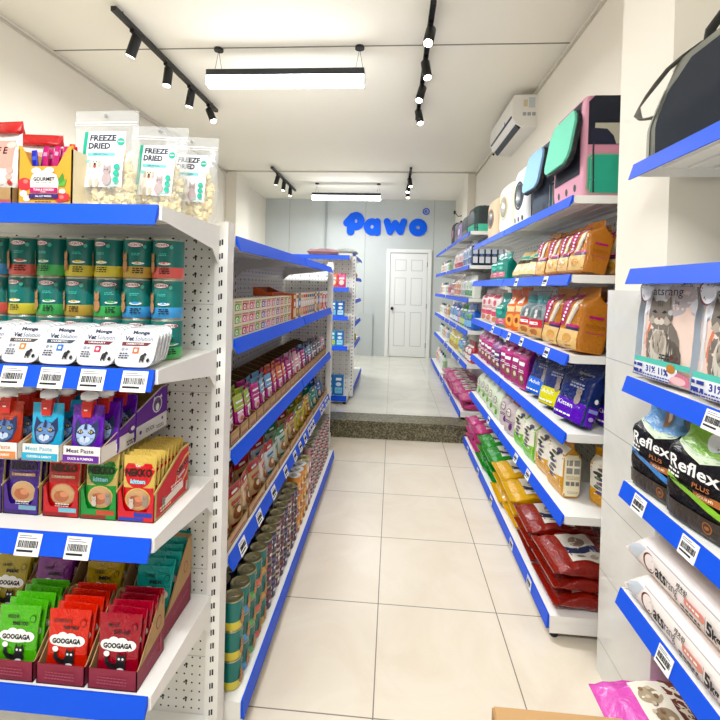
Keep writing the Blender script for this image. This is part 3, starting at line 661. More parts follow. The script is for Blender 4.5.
# --- foil trays leaning in rows
FOIL = mat('#D8DADB', .25, .55, .2, 60); FILM = mat('#E2E5E8', .2, 0, .1, 20, coat=.5)
def tray(accent, ac2, word):
    def f():
        r = empty('pet_food_tray'); rs = []
        def ring(hw, z, n=5, N=32):
            o = []
            for j in range(N):
                th = 2*PI*(j+.5)/N; c, s_ = math.cos(th), math.sin(th); o.append((hw*math.copysign(abs(c)**(2/n), c), hw*math.copysign(abs(s_)**(2/n), s_), z))
            return o
        MB().rings([ring(.036, 0), ring(.040, .002), ring(.0455, .026), ring(.0505, .0265), ring(.051, .0275), ring(.0495, .0285)], FOIL, True, False).build('foil_tray', r)
        mb = MB().rings([ring(.0495, .0284), ring(.0493, .0288)], FILM, True, True, False)
        ac = pap(accent); a2 = pap(ac2); NV = pap('#28304e'); G = pap('#9aa0ae')
        mb.art([T_('Monge', .004, .037, .0125, NV, 't', b=.05, w=.044), T_('Vet', -.024, .0225, .0125, NV, 't', w=.024, b=.04), T_('Solution', .014, .0225, .0115, pap('#46527a'), 't', w=.046, b=.0), P_([(-.040, .003), (.026, .004), (.036, .0125), (-.040, .013)], a2, 't'),
                T_(word, -.006, .0085, .0045, TAG, 't', w=.045), E_(-.034, -.006, .0045, .0045, G, 't'), E_(-.024, -.006, .0035, .0035, G, 't'), R_(-.008, -.016, .008, .0, ac, 't'), E_(0, -.008, .004, .004, TAG, 't')]
               + dash(-.04, -.018, -.014, .003, NV, 't', 3) + [E_(.022, -.026, .006, .008, INK, 't'), E_(.027, -.018, .004, .004, INK, 't'), R_(.016, -.038, .019, -.028, INK, 't'), R_(.024, -.038, .027, -.028, INK, 't'), E_(.038, -.032, .004, .005, INK, 't')])
        mb.build('film_lid', r); return r
    return f
TR = [(-1.066, '#7E9A3A', '#5A4A3A', 'RENAL', 'green'), (-.963, '#E0912F', '#4F4442', 'GASTRO', 'orange'), (-.860, '#2E7BD0', '#3A4A60', 'DIABETIC', 'blue'), (-.757, '#C2385A', '#6E2334', 'URINARY', 'crimson'), (-.654, '#E8784A', '#702B30', 'DERMATOSIS', 'coral')]
for i, (x, a, a2, wd, nm) in enumerate(TR):
    n = 5
    for k in range(n):
        place(('tray', i), tray(a, a2, wd), (x-.003*k, 1.108+.0225*k, 1.386+.047), (math.radians(67), 0, .0),
              f'foil cat food tray with {nm} mark, {nth(k)} from the front in its leaning row', 'food tray', 'foil trays leaning on the can shelf', (1.03, 1.03, .72))
# --- meat paste boxes and spouted pouches
PZT = 1.132
def spout_pouch(col, catc):
    def f():
        r = empty('spouted_pouch'); W, H = .078, .118; m = foil(col, .25); CA = pap(catc); C2 = pap('#25345e'); LT = pap('#C9D7EA')
        mb = bagmesh(W, H, .03, 'doy', m, bands=[(0, .026, foil('#F1F1EF'))], seed=7, crk=.0012, art=[
            P_([(-.026, .088), (-.030, .06), (-.022, .035), (0, .024), (.022, .035), (.030, .06), (.026, .088), (.014, .076), (-.014, .076)], C2),
            E_(0, .054, .023, .023, CA), P_([(-.024, .058), (-.012, .066), (-.005, .058), (-.013, .054)], C2), P_([(.024, .058), (.012, .066), (.005, .058), (.013, .054)], C2), E_(-.0125, .060, .0042, .0028, pap('#D6C97A')), E_(.0125, .060, .0042, .0028, pap('#D6C97A')), E_(-.0125, .060, .0012, .0026, INK), E_(.0125, .060, .0012, .0026, INK), E_(-.006, .044, .007, .006, LT), E_(.006, .044, .007, .006, LT), E_(0, .0385, .005, .003, LT), E_(0, .0495, .0032, .0022, C2), R_(-.0005, .040, .0005, .048, C2), R_(-.017, .070, -.014, .076, C2), R_(.014, .070, .017, .076, C2), R_(-.021, .046, -.014, .0472, C2), R_(.014, .046, .021, .0472, C2),
            P_([(-.004, .066), (.004, .066), (.002, .082), (-.002, .082)], C2), E_(.02, .016, .005, .005, INK)])
        mb.build('pouch_body', r); RD = mat('#C8281E', .35)
        b2 = MB().prism([(-.011, .092), (.011, .092), (.013, .118), (-.013, .118)], 'y', -.0105, .0105, RD).box(-.013, -.009, .112, .013, .009, .126, RD); b2.art([T_('vitakraft'[:4], 0, .108, .004, TAG)] if 0 else dash(-.006, .106, .007, .003, TAG, n=1)); b2.build('spout_collar', r)
        MB().lathe([(.008, .126), (.008, .131), (.0185, .131), (.0195, .137), (.0185, .143), (.012, .1465), (.004, .148)], mat('#EDEDEB', .35), 20).build('spout_cap', r)
        return r
    return f
def paste_box(col, txtc, flavour, dark):
    def f():
        c = pap(col); Wt = pap('#F1EDE6'); D = .33; mb = openbox(.106, D, .044, .138, Wt, KRAFT, slope0=.02, front=Wt)
        mb.art([R_(-.052, .003, .048, .0215, c), T_('Meat Paste', -.004, .033, .011, pap(txtc), w=.075), T_(flavour, -.003, .0122, .0066, TAG, w=.07, b=.03),
                P_([(-D/2+.012, .045), (-D/2+.05, .045), (D/2-.003, .052), (D/2-.003, .136), (D/2-.035, .136)], c, 'r'), E_(-.03, .052, .022, .014, pap(dark), 'r'), E_(-.03, .052, .018, .011, c, 'r'), E_(-.03, .053, .009, .006, TAG, 'r'),
                E_(.10, .088, .028, .026, pap('#e8e4ec'), 'r'), E_(.10, .088, .023, .022, pap('#6b5b76'), 'r'), E_(.10, .08, .010, .012, TAG, 'r'), E_(.091, .095, .003, .003, INK, 'r'), E_(.109, .095, .003, .003, INK, 'r'),
                P_([(.074, .105), (.08, .117), (.09, .110)], pap('#e8e4ec'), 'r'), P_([(.126, .105), (.122, .117), (.11, .110)], pap('#e8e4ec'), 'r')] + ([T_('DUCK', .06, .024, .012, INK, 'r')] if 'DUCK' in flavour else []) + dash(-.06, .02, -.02, .004, INK, 'r', 2) + dash(.09, .02, .13, .003, INK, 'r', 2) + [E_(.0, .03, .006, .006, c, 'r'), E_(.12, .04, .005, .005, c, 'r')])
        return mb.build('display_box')
    return f
MP = [(-1.028, '#E0955A', '#D9A184', 'SALMON & CARROT', '#A8573A', 'salmon red', '#B4492F', '#5d7aa6'), (-.911, '#34B4D6', '#6EC3DC', 'CHICKEN & CARROT', '#1F7E9A', 'turquoise', '#38B3D8', '#6D93C4'), (-.797, '#6F2A9C', '#4A3A66', 'DUCK & PUMPKIN', '#3D1560', 'purple', '#6A2AA6', '#A9BEE0')]
for i, (x, c, tc, fl, dk, nm, pc, cc) in enumerate(MP):
    place(('mpb', i), paste_box(c, tc, fl, dk), (x, 1.255, PZT), (0, 0, -.01), f'long white carton with {nm} stripe holding spouted cat food pouches', 'display box')
    for k in range(4):
        place(('mpp', i), spout_pouch(pc, cc), (x-.006+.018*(k % 2), 1.118+.040*k, PZT+.004), (-.03, 0, .03), f'{nm} spouted cat food pouch with white cap, {nth(k)} from front of its carton', 'pouch', nm + ' spouted pouches', (1.12, 1, 1.2))
# --- Nekko pouches in cut-out boxes
def heart(cx, cz, s): return [(cx, cz-s), (cx-s*.75, cz-s*.25), (cx-s, cz+s*.3), (cx-s*.75, cz+s*.75), (cx-s*.35, cz+s*.75), (cx, cz+s*.4), (cx+s*.35, cz+s*.75), (cx+s*.75, cz+s*.75), (cx+s, cz+s*.3), (cx+s*.75, cz-s*.25)]
def nekko_pouch(col, rim, kitten):
    def f():
        g_ = foil(rim); c = foil(col); a = ([P_(heart(0, .118, .044), c), E_(0, .115, .036, .030, c)] if kitten else [R_(-.044, .085, .044, .150, c)]) + [E_(0, .055, .036, .031, g_), E_(0, .055, .033, .028, foil('#C9A57E')), E_(-.004, .05, .022, .016, foil('#B77655')), E_(.004, .056, .012, .008, foil('#D89A78'))]
        a += [T_('NEKKO', 0, .127, .021, INK, b=.05, w=.076), T_('NEKKO', 0, .1275, .0195, mat('#1a1209', .3), b=.02, w=.073), T_('Jelly Cat' if False else 'Cat', -.002, .146, .007, TAG)]
        if kitten: a += [T_('kitten', .0, .104, .0125, mat('#8FD5E8', .4), b=.045, w=.042)] + cat_art(.022, .035, .034, pap('#9a8a7c'), m2=INK) + cat_art(-.016, .03, .03, pap('#c9bcae'), m2=INK)
        else: a += [R_(-.034, .100, .034, .108, foil('#C89A78')), T_('TUNA IN JELLY', 0, .104, .005, TAG, w=.05)] + dash(-.02, .028, .02, .003, TAG, n=2)
        return bagmesh(.094, .172, .014, 'pillow', foil(rim), bands=[(0, .092 if kitten else .15, c)], art=a, seed=5, nv=12, N=22, crk=.0012).build('cat_food_pouch')
    return f
def nekko_box(col, dk, strip_):
    def f():
        w, d, h = .104, .20, .15; c = pap(col); GD = pap('#D9C27A'); mb = MB(); t = .002
        fr = [(-w/2, 0), (w/2, 0), (w/2, .075), (w/2-.008, .085), (w/2-.016, .04), (w/2-.022, .028), (-w/2+.022, .028), (-w/2+.016, .04), (-w/2+.008, .085), (-w/2, .075)]
        mb.prism(fr, 'y', -d/2, -d/2+t, c); mb.box(-w/2, -d/2, 0, w/2, d/2, t, c); mb.box(-w/2, d/2-t, 0, w/2, d/2, h, KRAFT)
        for sx in (-1, 1):
            x = sx*(w/2-t/2); pl = [(-d/2, 0), (d/2, 0), (d/2, h), (d/2-.05, h), (-d/2, .08)]; mb.prism(pl, 'x', x-t/2, x+t/2, c if sx < 0 else GD)
        mb.art([R_(-w/2+.004, .003, w/2-.03, .012, pap(dk)), R_(-.005, .014, w/2-.006, .026, pap(strip_)), P_([(-d/2+.010, .006), (d/2-.006, .006), (d/2-.006, h-.006), (d/2-.05, h-.008), (-d/2+.012, .077)], c, 'r'), P_([(.0, .035), (.03, .028), (.085, .06), (.105, .09), (.10, .125), (.07, .12), (.03, .095)], pap('#D9C27A'), 'r'), P_([(.01, .042), (.03, .036), (.08, .066), (.098, .09), (.093, .118), (.07, .112), (.035, .092)], c, 'r'),
                T_('NEKKO', .058, .094, .017, INK, 'r', b=.05, w=.075, a=14), T_('kitten', .05, .074, .010, mat('#BFE0E8', .4), 'r', b=.03, w=.04, a=14), P_([(-.06, .02), (.06, .028), (.06, .048), (0, .046), (-.06, .04)], pap('#E9E2D2'), 'r')] + cat_art(-.055, .012, .042, pap('#8f8478'), 'r', INK) + cat_art(.08, .012, .03, pap('#cbbcae'), 'r', INK) + dash(-.02, .06, .04, .004, TAG, 'r', 2)
               + dash(-.085, .03, -.03, .004, pap('#F2E8C8'), 'r', 2))
        return mb.build('display_box')
    return f
NK = [(-1.122, '#4A2A86', '#C9B98A', 0, '#3A2068', '#7EA6B8', 'deep purple'), (-1.014, '#4A2A86', '#C9B98A', 0, '#3A2068', '#7EA6B8', 'purple and silver'), (-.897, '#C22A2E', '#B78A6A', 0, '#8E1B22', '#7EC0D0', 'red and copper'), (-.788, '#1F8E3E', '#D2C07A', 1, '#8E2A22', '#C2503A', 'green kitten'), (-.681, '#D22436', '#D8BE6E', 1, '#2347A8', '#2347A8', 'bright red kitten')]
for i, (x, c, rim, kt, dk, st, nm) in enumerate(NK):
    place(('nkb', i), nekko_box(c, dk, st), (x, 1.245, .957), (0, 0, .0), f'{nm} cut-out display box of flat cat food pouches on middle shelf', 'display box')
    n = 8
    for k in range(n):
        place(('nkp', i), nekko_pouch(c, rim, kt), (x, 1.158+.0215*k, .960), (-.04, 0, 0 if k % 2 else .02), f'{nm} cat food pouch, {nth(k)} from the front of its display box', 'pouch', nm + ' flat pouches')
# --- Googaga boxes
BURG = pap('#8C2A44')
def goo_pouch(col, word):
    def f():
        c = foil(col, .28); Wt = TAG; a = [E_(-.030, .094, .018, .013, Wt), E_(-.012, .099, .016, .015, Wt), E_(.010, .098, .018, .014, Wt), E_(.032, .093, .017, .013, Wt), E_(0, .090, .042, .012, Wt), T_('GOOGAGA', .0, .0925, .0135, INK, b=.06, w=.078)]
        a += [T_(word[0], -.014, .142, .009, INK, w=.03 if len(word[0]) < 9 else .05, b=.03), T_(word[1], .008, .126, .010, INK, b=.05, w=.042), E_(.041, .138, .008, .009, mat('#00000a', .5)), E_(.041, .138, .0065, .0075, c)]
        a += [E_(.006, .028, .022, .006, Wt), E_(.010, .044, .015, .013, INK), E_(.012, .060, .013, .010, INK), P_([(.0, .064), (.003, .078), (.009, .068)], INK), P_([(.016, .068), (.022, .078), (.024, .063)], INK),
              P_([(-.004, .036), (-.022, .040), (-.032, .052), (-.030, .070), (-.024, .070), (-.024, .056), (-.016, .050), (-.002, .048)], INK), E_(-.027, .074, .008, .007, Wt), E_(.007, .062, .003, .003, Wt), E_(.017, .062, .003, .003, Wt), E_(.012, .036, .009, .004, Wt)] + dash(-.044, .014, .04, .0025, INK, n=1)
        return bagmesh(.115, .168, .012, 'pillow', c, art=a, seed=9, nv=12, N=22, crk=.0022).build('cat_food_pouch')
    return f
def goo_box(wd, d, hf, hb):
    def f():
        mb = openbox(wd, d, hf, hb, BURG, KRAFT, slope0=.06, side=BURG)
        # kraft panel on the upper part of the side wall, outlined paw badge
        mb.art([P_([(-d/2+.008, hf*.98), (d/2-.012, hb*.42), (d/2-.001, hb*.45), (d/2-.001, hb-.002), (d/2-d*.14, hb-.003)], KRAFT, 'r'), T_('GOOGAGA', d*.1, hf*.62+.006, .012, pap('#B0566A'), 'r', w=d*.55, a=8), E_(d*.26, hb*.62, .014, .018, pap('#8C2A44'), 'r'), E_(d*.26, hb*.62, .011, .015, KRAFT, 'r')]
               + dash(-wd*.3, hf*.6, wd*.32, .003, pap('#B0566A'), 'f', 3))
        return mb.build('display_box')
    return f
Z4 = .554
GO = [(-.980, '#5FB82A', ('HUO.O BI', 'PING TOU'), 'bright green'), (-.838, '#D83A24', ('LE CHUA & CA', 'TOM THUI'), 'orange red'), (-.696, '#A01834', ('BO UC', 'LO LE'), 'maroon')]
for i, (x, c, wd, nm) in enumerate(GO):
    place('goob', goo_box(.132, .135, .052, .17), (x, 1.148, Z4), (0, 0, .0), f'low burgundy carton of {nm} cat food pouches at the front of bottom shelf', 'display box')
    for k in range(5):
        place(('goop', i), goo_pouch(c, wd), (x+.003*k, 1.100+.022*k, Z4+.006+.003*k), (-.10, 0, .03*(-1)**k), f'{nm} cat food pouch with white cloud badge, {nth(k)} from the front', 'pouch', nm + ' pouches on bottom shelf')
GB = [(-.712, '#22A4A0', 'teal', .130), (-.875, '#B59A2C', 'mustard', .13), (-1.04, '#7A2A80', 'plum', .13), (-1.18, '#A89A30', 'olive', .13)]
for i, (x, c, nm, wd) in enumerate(GB):
    place('goob2', goo_box(.13, .175, .06, .22), (x, 1.332, Z4), (0, 0, 0), f'tall burgundy carton of {nm} pouches at the back of bottom shelf', 'display box')
    for k in range(6):
        place(('goob', i), goo_pouch(c, ('CA NGU', 'MIX')), (x+.004*(-1)**k, 1.275+.026*k, Z4+.012+.008*k), (-.22, 0, .02), f'{nm} cat food pouch, {nth(k)} from front in the back row carton', 'pouch', nm + ' pouches in back row')

# ================================================================== LEFT AISLE RACK: GOODS (front normal towards +x)
RZL = PI/2
def put_left(key, builder, y, z, D, label, cat, group=None, x=None, tilt=0, yaw=0, sc=None):
    return place(key, builder, ((x if x is not None else LX-.012)-D/2, y, z), (-tilt, 0, RZL+yaw), label, cat, group, sc)
W1 = TAG
def cup(c, c2):
    def f():
        a = pap(c); b_ = pap(c2); mb = MB(); w, h, d = .078, .046, .078
        mb.prism([(-w/2, .002), (-w/2+.002, 0), (w/2-.002, 0), (w/2, .002), (w/2, h-.003), (w/2-.003, h), (-w/2+.003, h), (-w/2, h-.003)], 'y', -d/2, d/2, pap('#E9E3D2'))
        mb.art([R_(-.034, .006, .012, .034, a), R_(.014, .006, .036, .034, b_), R_(-.036, .036, .036, .042, pap('#B99E62')), E_(-.012, .019, .014, .010, W1), E_(.025, .018, .008, .009, pap('#F4E3C8')), E_(-.012, .019, .006, .005, a)] + dash(-.028, .010, .008, .002, W1, n=1))
        return mb.build('pet_food_cup')
    return f
cc = [('#6FB23A', '#A9D36E', 'green'), ('#C43A4A', '#E9708A', 'red'), ('#D84A86', '#F09ABB', 'pink'), ('#4F9F50', '#E6D35A', 'green and yellow'), ('#6B4AA8', '#B7A0DC', 'violet'), ('#D86A9A', '#F5B5CE', 'rose'), ('#D86A9A', '#C8DCB0', 'rose and lime'), ('#6B4AA8', '#E2A3B8', 'violet and rose'), ('#C43A4A', '#F0CFA8', 'red and cream'), ('#5FA04A', '#F0E2B8', 'green and cream'), ('#C8643A', '#F0B98A', 'rust')]
for i in range(11):
    for k in range(3):
        c = cc[(i + (1 if k == 1 and i in (1, 5) else 0)) % 11]
        put_left(('cup', c[2]), cup(c[0], c[1]), 1.60+i*.082, 1.411+k*.0465, .078, f'{c[2]} small flat food carton, {["bottom", "middle", "top"][k]} of {nth(i)} stack from near end', 'food carton', 'small cartons on the second shelf')
def orange_disp():
    mb = openbox(.26, .10, .02, .045, pap('#D8642A'), pap('#8E4A22'), slope0=.3); mb.art([T_('MEOW', 0, .05, .02, pap('#3a1a10'), b=.02, w=.16)] if 0 else dash(-.10, .008, .10, .006, pap('#3a1a10'), n=1)); return mb.build('display_box')
put_left('odisp', orange_disp, 2.36, 1.411+.14, .10, 'long orange display carton lying on top of small carton stacks', 'display box', x=-.62)
cb = [('#E8D9B8', '#C86A2A', 'tan and orange'), ('#D9B26A', '#F0E8D8', 'gold and white'), ('#6E9A3E', '#E8E2C8', 'olive and cream'), ('#2F6FB5', '#E5D9B5', 'blue and cream'), ('#C9A84A', '#2F6FB5', 'gold and blue'), ('#C23A78', '#F0D8C0', 'pink and cream'), ('#3A9A94', '#F0D8C0', 'teal and cream'), ('#B5853A', '#F2EAD8', 'brown and white'), ('#E0604A', '#F5E8D8', 'coral and cream'), ('#7B5AA8', '#F0E2D0', 'lilac and cream')]
def tallbox(c, c2, h=.15, w=.066):
    def f():
        mb = MB().box(-w/2, -.045, 0, w/2, .045, h, pap(c2)); mb.art([R_(-w/2+.004, .012, w/2-.004, h*.42, pap(c)), R_(-w/2+.004, h*.80, w/2-.004, h-.01, pap(c)), E_(0, h*.6, w*.28, h*.12, W1), E_(.004, h*.28, w*.25, h*.10, pap('#F0CDA0'))] + dash(-w*.3, h*.68, w*.3, .004, INK, n=1))
        return mb.build('treat_carton')
    return f
for i in range(15):
    c = cb[(i*7) % 10]
    put_left(('tb', c[2]), tallbox(c[0], c[1]), 2.545+i*.070, 1.411, .09, f'{c[2]} upright treat carton, {nth(i)} past the small carton stacks', 'treat carton', 'upright cartons on the second shelf')
def jar(c, c2, word=None, h=.14, r=.032, lid='#F0EFEA'):
    def f():
        t = empty('treat_jar'); mb = MB().lathe([(r*.9, 0), (r, .004), (r, h*.12), (r, h*.8), (r*.8, h*.87)], [mat(c2, .4), mat(c2, .4), mat(c, .4), mat(c2, .4)], 18); mb.art([E_(0, h*.5, r*.5, h*.14, W1)] + dash(-r*.4, h*.36, r*.4, .004, INK, n=2)); mb.build('jar_body', t)
        MB().lathe([(r*.9, h*.86), (r*.92, h), (r*.8, h*1.01)], mat(lid, .35), 18).build('lid', t); return t
    return f
for i in range(4): put_left(('jr', i % 2), jar(['#D8443A', '#E2D8CC'][i % 2], ['#F2EAE0', '#C8342C'][i % 2], h=.15), 3.62+i*.075, 1.411, .064, f'{["red", "white and red"][i % 2]} treat jar, {nth(i)} of four at far end of second shelf', 'treat jar', 'treat jars at the far end')
# --- third shelf: kraft counter boxes of sachets
def sachet_box(c, top, dark=False):
    def f():
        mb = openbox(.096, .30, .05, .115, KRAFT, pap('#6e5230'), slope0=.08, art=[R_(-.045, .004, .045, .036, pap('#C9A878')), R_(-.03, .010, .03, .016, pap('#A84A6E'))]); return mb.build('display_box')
    return f
def sachet(c, c2, top):
    def f():
        return bagmesh(.084, .15, .014, 'pillow', foil(c), bands=[(.095, .15, foil(top))], art=[E_(0, .06, .026, .022, foil(c2)), R_(-.026, .078, .026, .086, W1), E_(.008, .055, .014, .010, foil('#C98A5A')), R_(-.03, .118, .03, .126, W1), R_(-.036, .015, .036, .028, W1)] + dash(-.03, .10, .03, .004, W1, n=1), nv=10, N=18, crk=.0022, seed=13).build('treat_sachet')
    return f
sb = [('#B5208A', '#F2C6DE', '#C2248E', 'magenta'), ('#B5208A', '#F0E8F0', '#A9C23A', 'magenta with lime top'), ('#B5208A', '#F2C6DE', '#B4C84A', 'magenta with yellow-green top'), ('#B01F86', '#E8D0E8', '#7FB8D8', 'magenta with pale blue top'), ('#B5208A', '#F2C6DE', '#E0604A', 'magenta with coral top'), ('#B5208A', '#F2C6DE', '#E88A4A', 'magenta with orange top'),
      ('#E8E0E4', '#D85A8A', '#E8B8C0', 'white and pink'), ('#3A5A9A', '#D8D0E0', '#2A3A60', 'dark blue'), ('#E4DCD0', '#5A3A6A', '#4A3A4A', 'cream and dark')]
seq = [1, 2, 1, 0, 3, 3, 4, 5, 5, 0, 0, 6, 6, 0, 7, 3, 7, 8, 7, 8, 8, 6]
for i, q in enumerate(seq):
    y = 1.60 + i*.104; c = sb[q]; hh = 1.016
    put_left('sbox', sachet_box('', ''), y, hh, .30, f'kraft box of {c[3]} sachets, {nth(i)} from near end of third shelf', 'display box', 'kraft counter boxes on third shelf')
    for k in range(3): put_left(('sach', q), sachet(c[0], c[1], c[2]), y+.002*(-1)**k, hh+.006+.004*k, .014, f'{c[3]} treat sachet, {nth(k)} in the {nth(i)} kraft box from near end', 'sachet', 'sachets in kraft boxes', x=LX-.022-.030*k, tilt=.12, yaw=.1*(-1)**(i+k))
# --- fourth shelf: pouches standing in low kraft cartons
def lowbox():
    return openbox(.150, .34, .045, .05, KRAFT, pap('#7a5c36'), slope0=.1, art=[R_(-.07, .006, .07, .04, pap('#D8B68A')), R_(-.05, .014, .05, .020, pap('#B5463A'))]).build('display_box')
def lpouch(c, top, c2, pic):
    def f():
        return bagmesh(.112, .175, .045, 'doy', foil(c, .35), bands=[(.128, .175, foil(top, .35))], art=[E_(0, .06, .036, .026, foil(pic)), R_(-.038, .098, .038, .112, foil(c2)), E_(.012, .064, .018, .012, foil('#F0E0C0')), R_(-.046, .010, .046, .024, foil(c2))] + dash(-.03, .088, .03, .005, INK, n=1) + [R_(-.028, .142, .02, .152, W1)], seed=17, nv=12, N=20, crk=.004).build('treat_pouch')
    return f
lp = [('#E8D2B0', '#C8342A', '#D8543A', '#A8683A', 'cream pouch with red top'), ('#D9BE92', '#B82A24', '#B03028', '#8E5A34', 'tan pouch with red top'), ('#EFE6DC', '#CC3A4A', '#D86A7A', '#C88A6A', 'white pouch with red top'), ('#D8E4DC', '#3A8A5A', '#4AA06A', '#B8885A', 'pale pouch with green top'), ('#E6EEF0', '#C23A34', '#4A9AC2', '#B8885A', 'white and blue pouch'),
      ('#E2CF9A', '#B03A28', '#C88A3A', '#9A6A3A', 'gold pouch with rust top'), ('#D8D04A', '#6E8A2A', '#8EA83A', '#D8A85A', 'yellow-green pouch'), ('#E0C83A', '#C8A020', '#B03A5A', '#B8783A', 'yellow pouch'), ('#1FA08E', '#127A6E', '#9FE0D0', '#D8C8A0', 'teal pouch'), ('#2F86C8', '#1F5FA8', '#BFE0F2', '#D8C8A0', 'blue pouch')]
sq4 = [0, 1, 0, 1, 2, 4, 3, 3, 5, 5, 6, 6, 7, 7, 8, 8, 8, 9, 9]
y = 1.60
for i, q in enumerate(sq4):
    c = lp[q]
    if i % 2 == 0: put_left('lowbox', lowbox, y+.055, .638, .34, f'low kraft carton of pouches, {nth(i//2)} from near end of fourth shelf', 'display box', 'low kraft cartons on fourth shelf', sc=(1.55, 1, 1))
    for k in range(2): put_left(('lp', q), lpouch(*c[:4]), y, .642, .045, f'{c[4]}, {["front", "rear"][k]} one, {nth(i)} along from near end of fourth shelf', 'pouch', 'pouches on the fourth shelf', x=LX-.03-.055*k, tilt=.04, yaw=.12*(-1)**i*(1+k), sc=(1, 1, 1+.06*((i*3+k) % 3-1)))
    y += .1235
# --- floor level shelf: stacked cans
BXF = -.52
def pat_can(c, c2, c3, lidm=GOLDLID, r=.0375, h=.105, silver=False):
    a = []
    for z in (.25, .5, .75):
        a += [R_(-r*.8, h*z-.008, -r*.1, h*z+.006, mat(c2, .35)), R_(r*.05, h*z-.010, r*.75, h*z+.004, mat(c3, .35)), E_(r*.1*(1 if z > .3 else -3), h*(z+.08), r*.2, .007, W1)]
    return can_builder(mat(c, .35), mat(c, .35), r, h, lidm, a)
order = []
for i in range(4): order.append(('kc', ['yellow', 'blue', 'green', 'red'][i]))
order.append(('kc', 'gold'))
y = 1.60; i = 0
def canstack(key, bld, y, n, h, lab, nm, idx, grp, x):
    for k in range(n):
        place(key, bld, (x, y, .131+k*(h+.001)), RZL + (.35 if key[0] == 'kc2' else 0), f'{nm}, {["bottom", "second", "third", "top", "top"][k] if k < n-1 else "top"} of {lab}', 'can', grp)
fl = 'floor-level shelf'
for i, (t, bd) in enumerate(order):
    canstack(('kc2', bd), can_builder(KT, mat(BAND[bd], .3), .0375, .108, GOLDLID, kuc_art(.0375, .108, -.1, BAND[bd])), 1.585+i*.0775, 3, .108, f'{nth(i)} stack on {fl}', f'teal cat food can with {bd} band', i, 'teal cans on the floor-level shelf', BXF-.04)
PC = [('#3A2C4A', '#8A3A4A', '#B8A8B0'), ('#2A2A3C', '#6A5A8A', '#A84A3A'), ('#5A3048', '#C8B8A8', '#3A5A7A')]
for i in range(8):
    q = i % 3; canstack(('pc', q), pat_can(*PC[q]), 1.98+i*.0775, 3, .105, f'{nth(i)} patterned stack past the teal ones', f'{["plum", "dark navy", "maroon"][q]} patterned can', i, 'dark patterned cans on the floor-level shelf', BXF-.04)
for i in range(9):
    canstack(('pc', i % 3), pat_can(*PC[i % 3]), 1.66+i*.0775+.02, 3, .105, f'{nth(i)} rear-row stack', f'{["plum", "dark navy", "maroon"][i % 3]} patterned can', i, 'dark cans in the second row of the floor-level shelf', BXF-.04-.085)
def orange_can(): return can_builder(mat('#D98A2E', .35), mat('#B8641E', .35), .041, .112, mat('#E6EAEE', .3), [R_(-.03, .05, -.005, .075, mat('#F0C060', .4)), R_(.004, .06, .03, .08, mat('#A84A1A', .4)), E_(0, .035, .02, .012, mat('#F5DFA8', .4))])
for i in range(3): canstack(('oc', 0), orange_can(), 2.61+i*.086, 3, .112, f'{nth(i)} orange stack with pale lids', 'orange can with a pale lid', i, 'orange cans on the floor-level shelf', BXF-.045)
for i in range(2): canstack(('yc', i), can_builder(mat(['#D8C890', '#C8A0A8'][i], .4), mat('#8E5A3A', .4), .037, .105, mat('#D8D4A0', .3, .6), [E_(0, .06, .02, .02, W1), R_(-.02, .02, .02, .035, mat('#B84A5A', .4))]), 2.865+i*.078, 3, .105, f'{["", "pink "][i]}stack right past the orange cans', f'{["cream yellow", "dusty pink"][i]} can', i, None, BXF-.04)
PK = [('#C89AA0', '#7A2A3A', '#E8DCD8'), ('#B8A0A8', '#2F6A5A', '#D8C8C8'), ('#C8A8A0', '#A83A3A', '#3A5A4A')]
for i in range(11):
    q = i % 3; canstack(('pk', q), pat_can(*PK[q], lidm=STEEL, r=.036, h=.088), 3.03+i*.0765, 4, .088, f'{nth(i)} pale pink stack from near', f'{["pink and wine", "pink and green", "pink and red"][q]} can with silver lid', i, 'pink tins at the far end of the floor-level shelf', BXF-.04)

# ================================================================== RIGHT AISLE RACK: GOODS (front normal towards -x)
RZR = -PI/2
def put_right(key, builder, y, z, D, label, cat, group=None, x=.85, tilt=.12, yaw=.12, sc=None, z0=0):
    yaw += JR.uniform(-.07, .07); tilt = max(0, tilt+JR.uniform(-.04, .04)); s_ = sc or (1, 1, 1); s_ = (s_[0]*JR.uniform(.97, 1.03), s_[1]*JR.uniform(.92, 1.06), s_[2]*JR.uniform(.95, 1.03))
    return place(key, builder, (x+D/2+JR.uniform(-.004, .010), y+JR.uniform(-.004, .004), z+.003+D/2*math.sin(tilt)), (-tilt, JR.uniform(-.03, .03), RZR+yaw), label, cat, group, s_)
JR = random.Random(77)
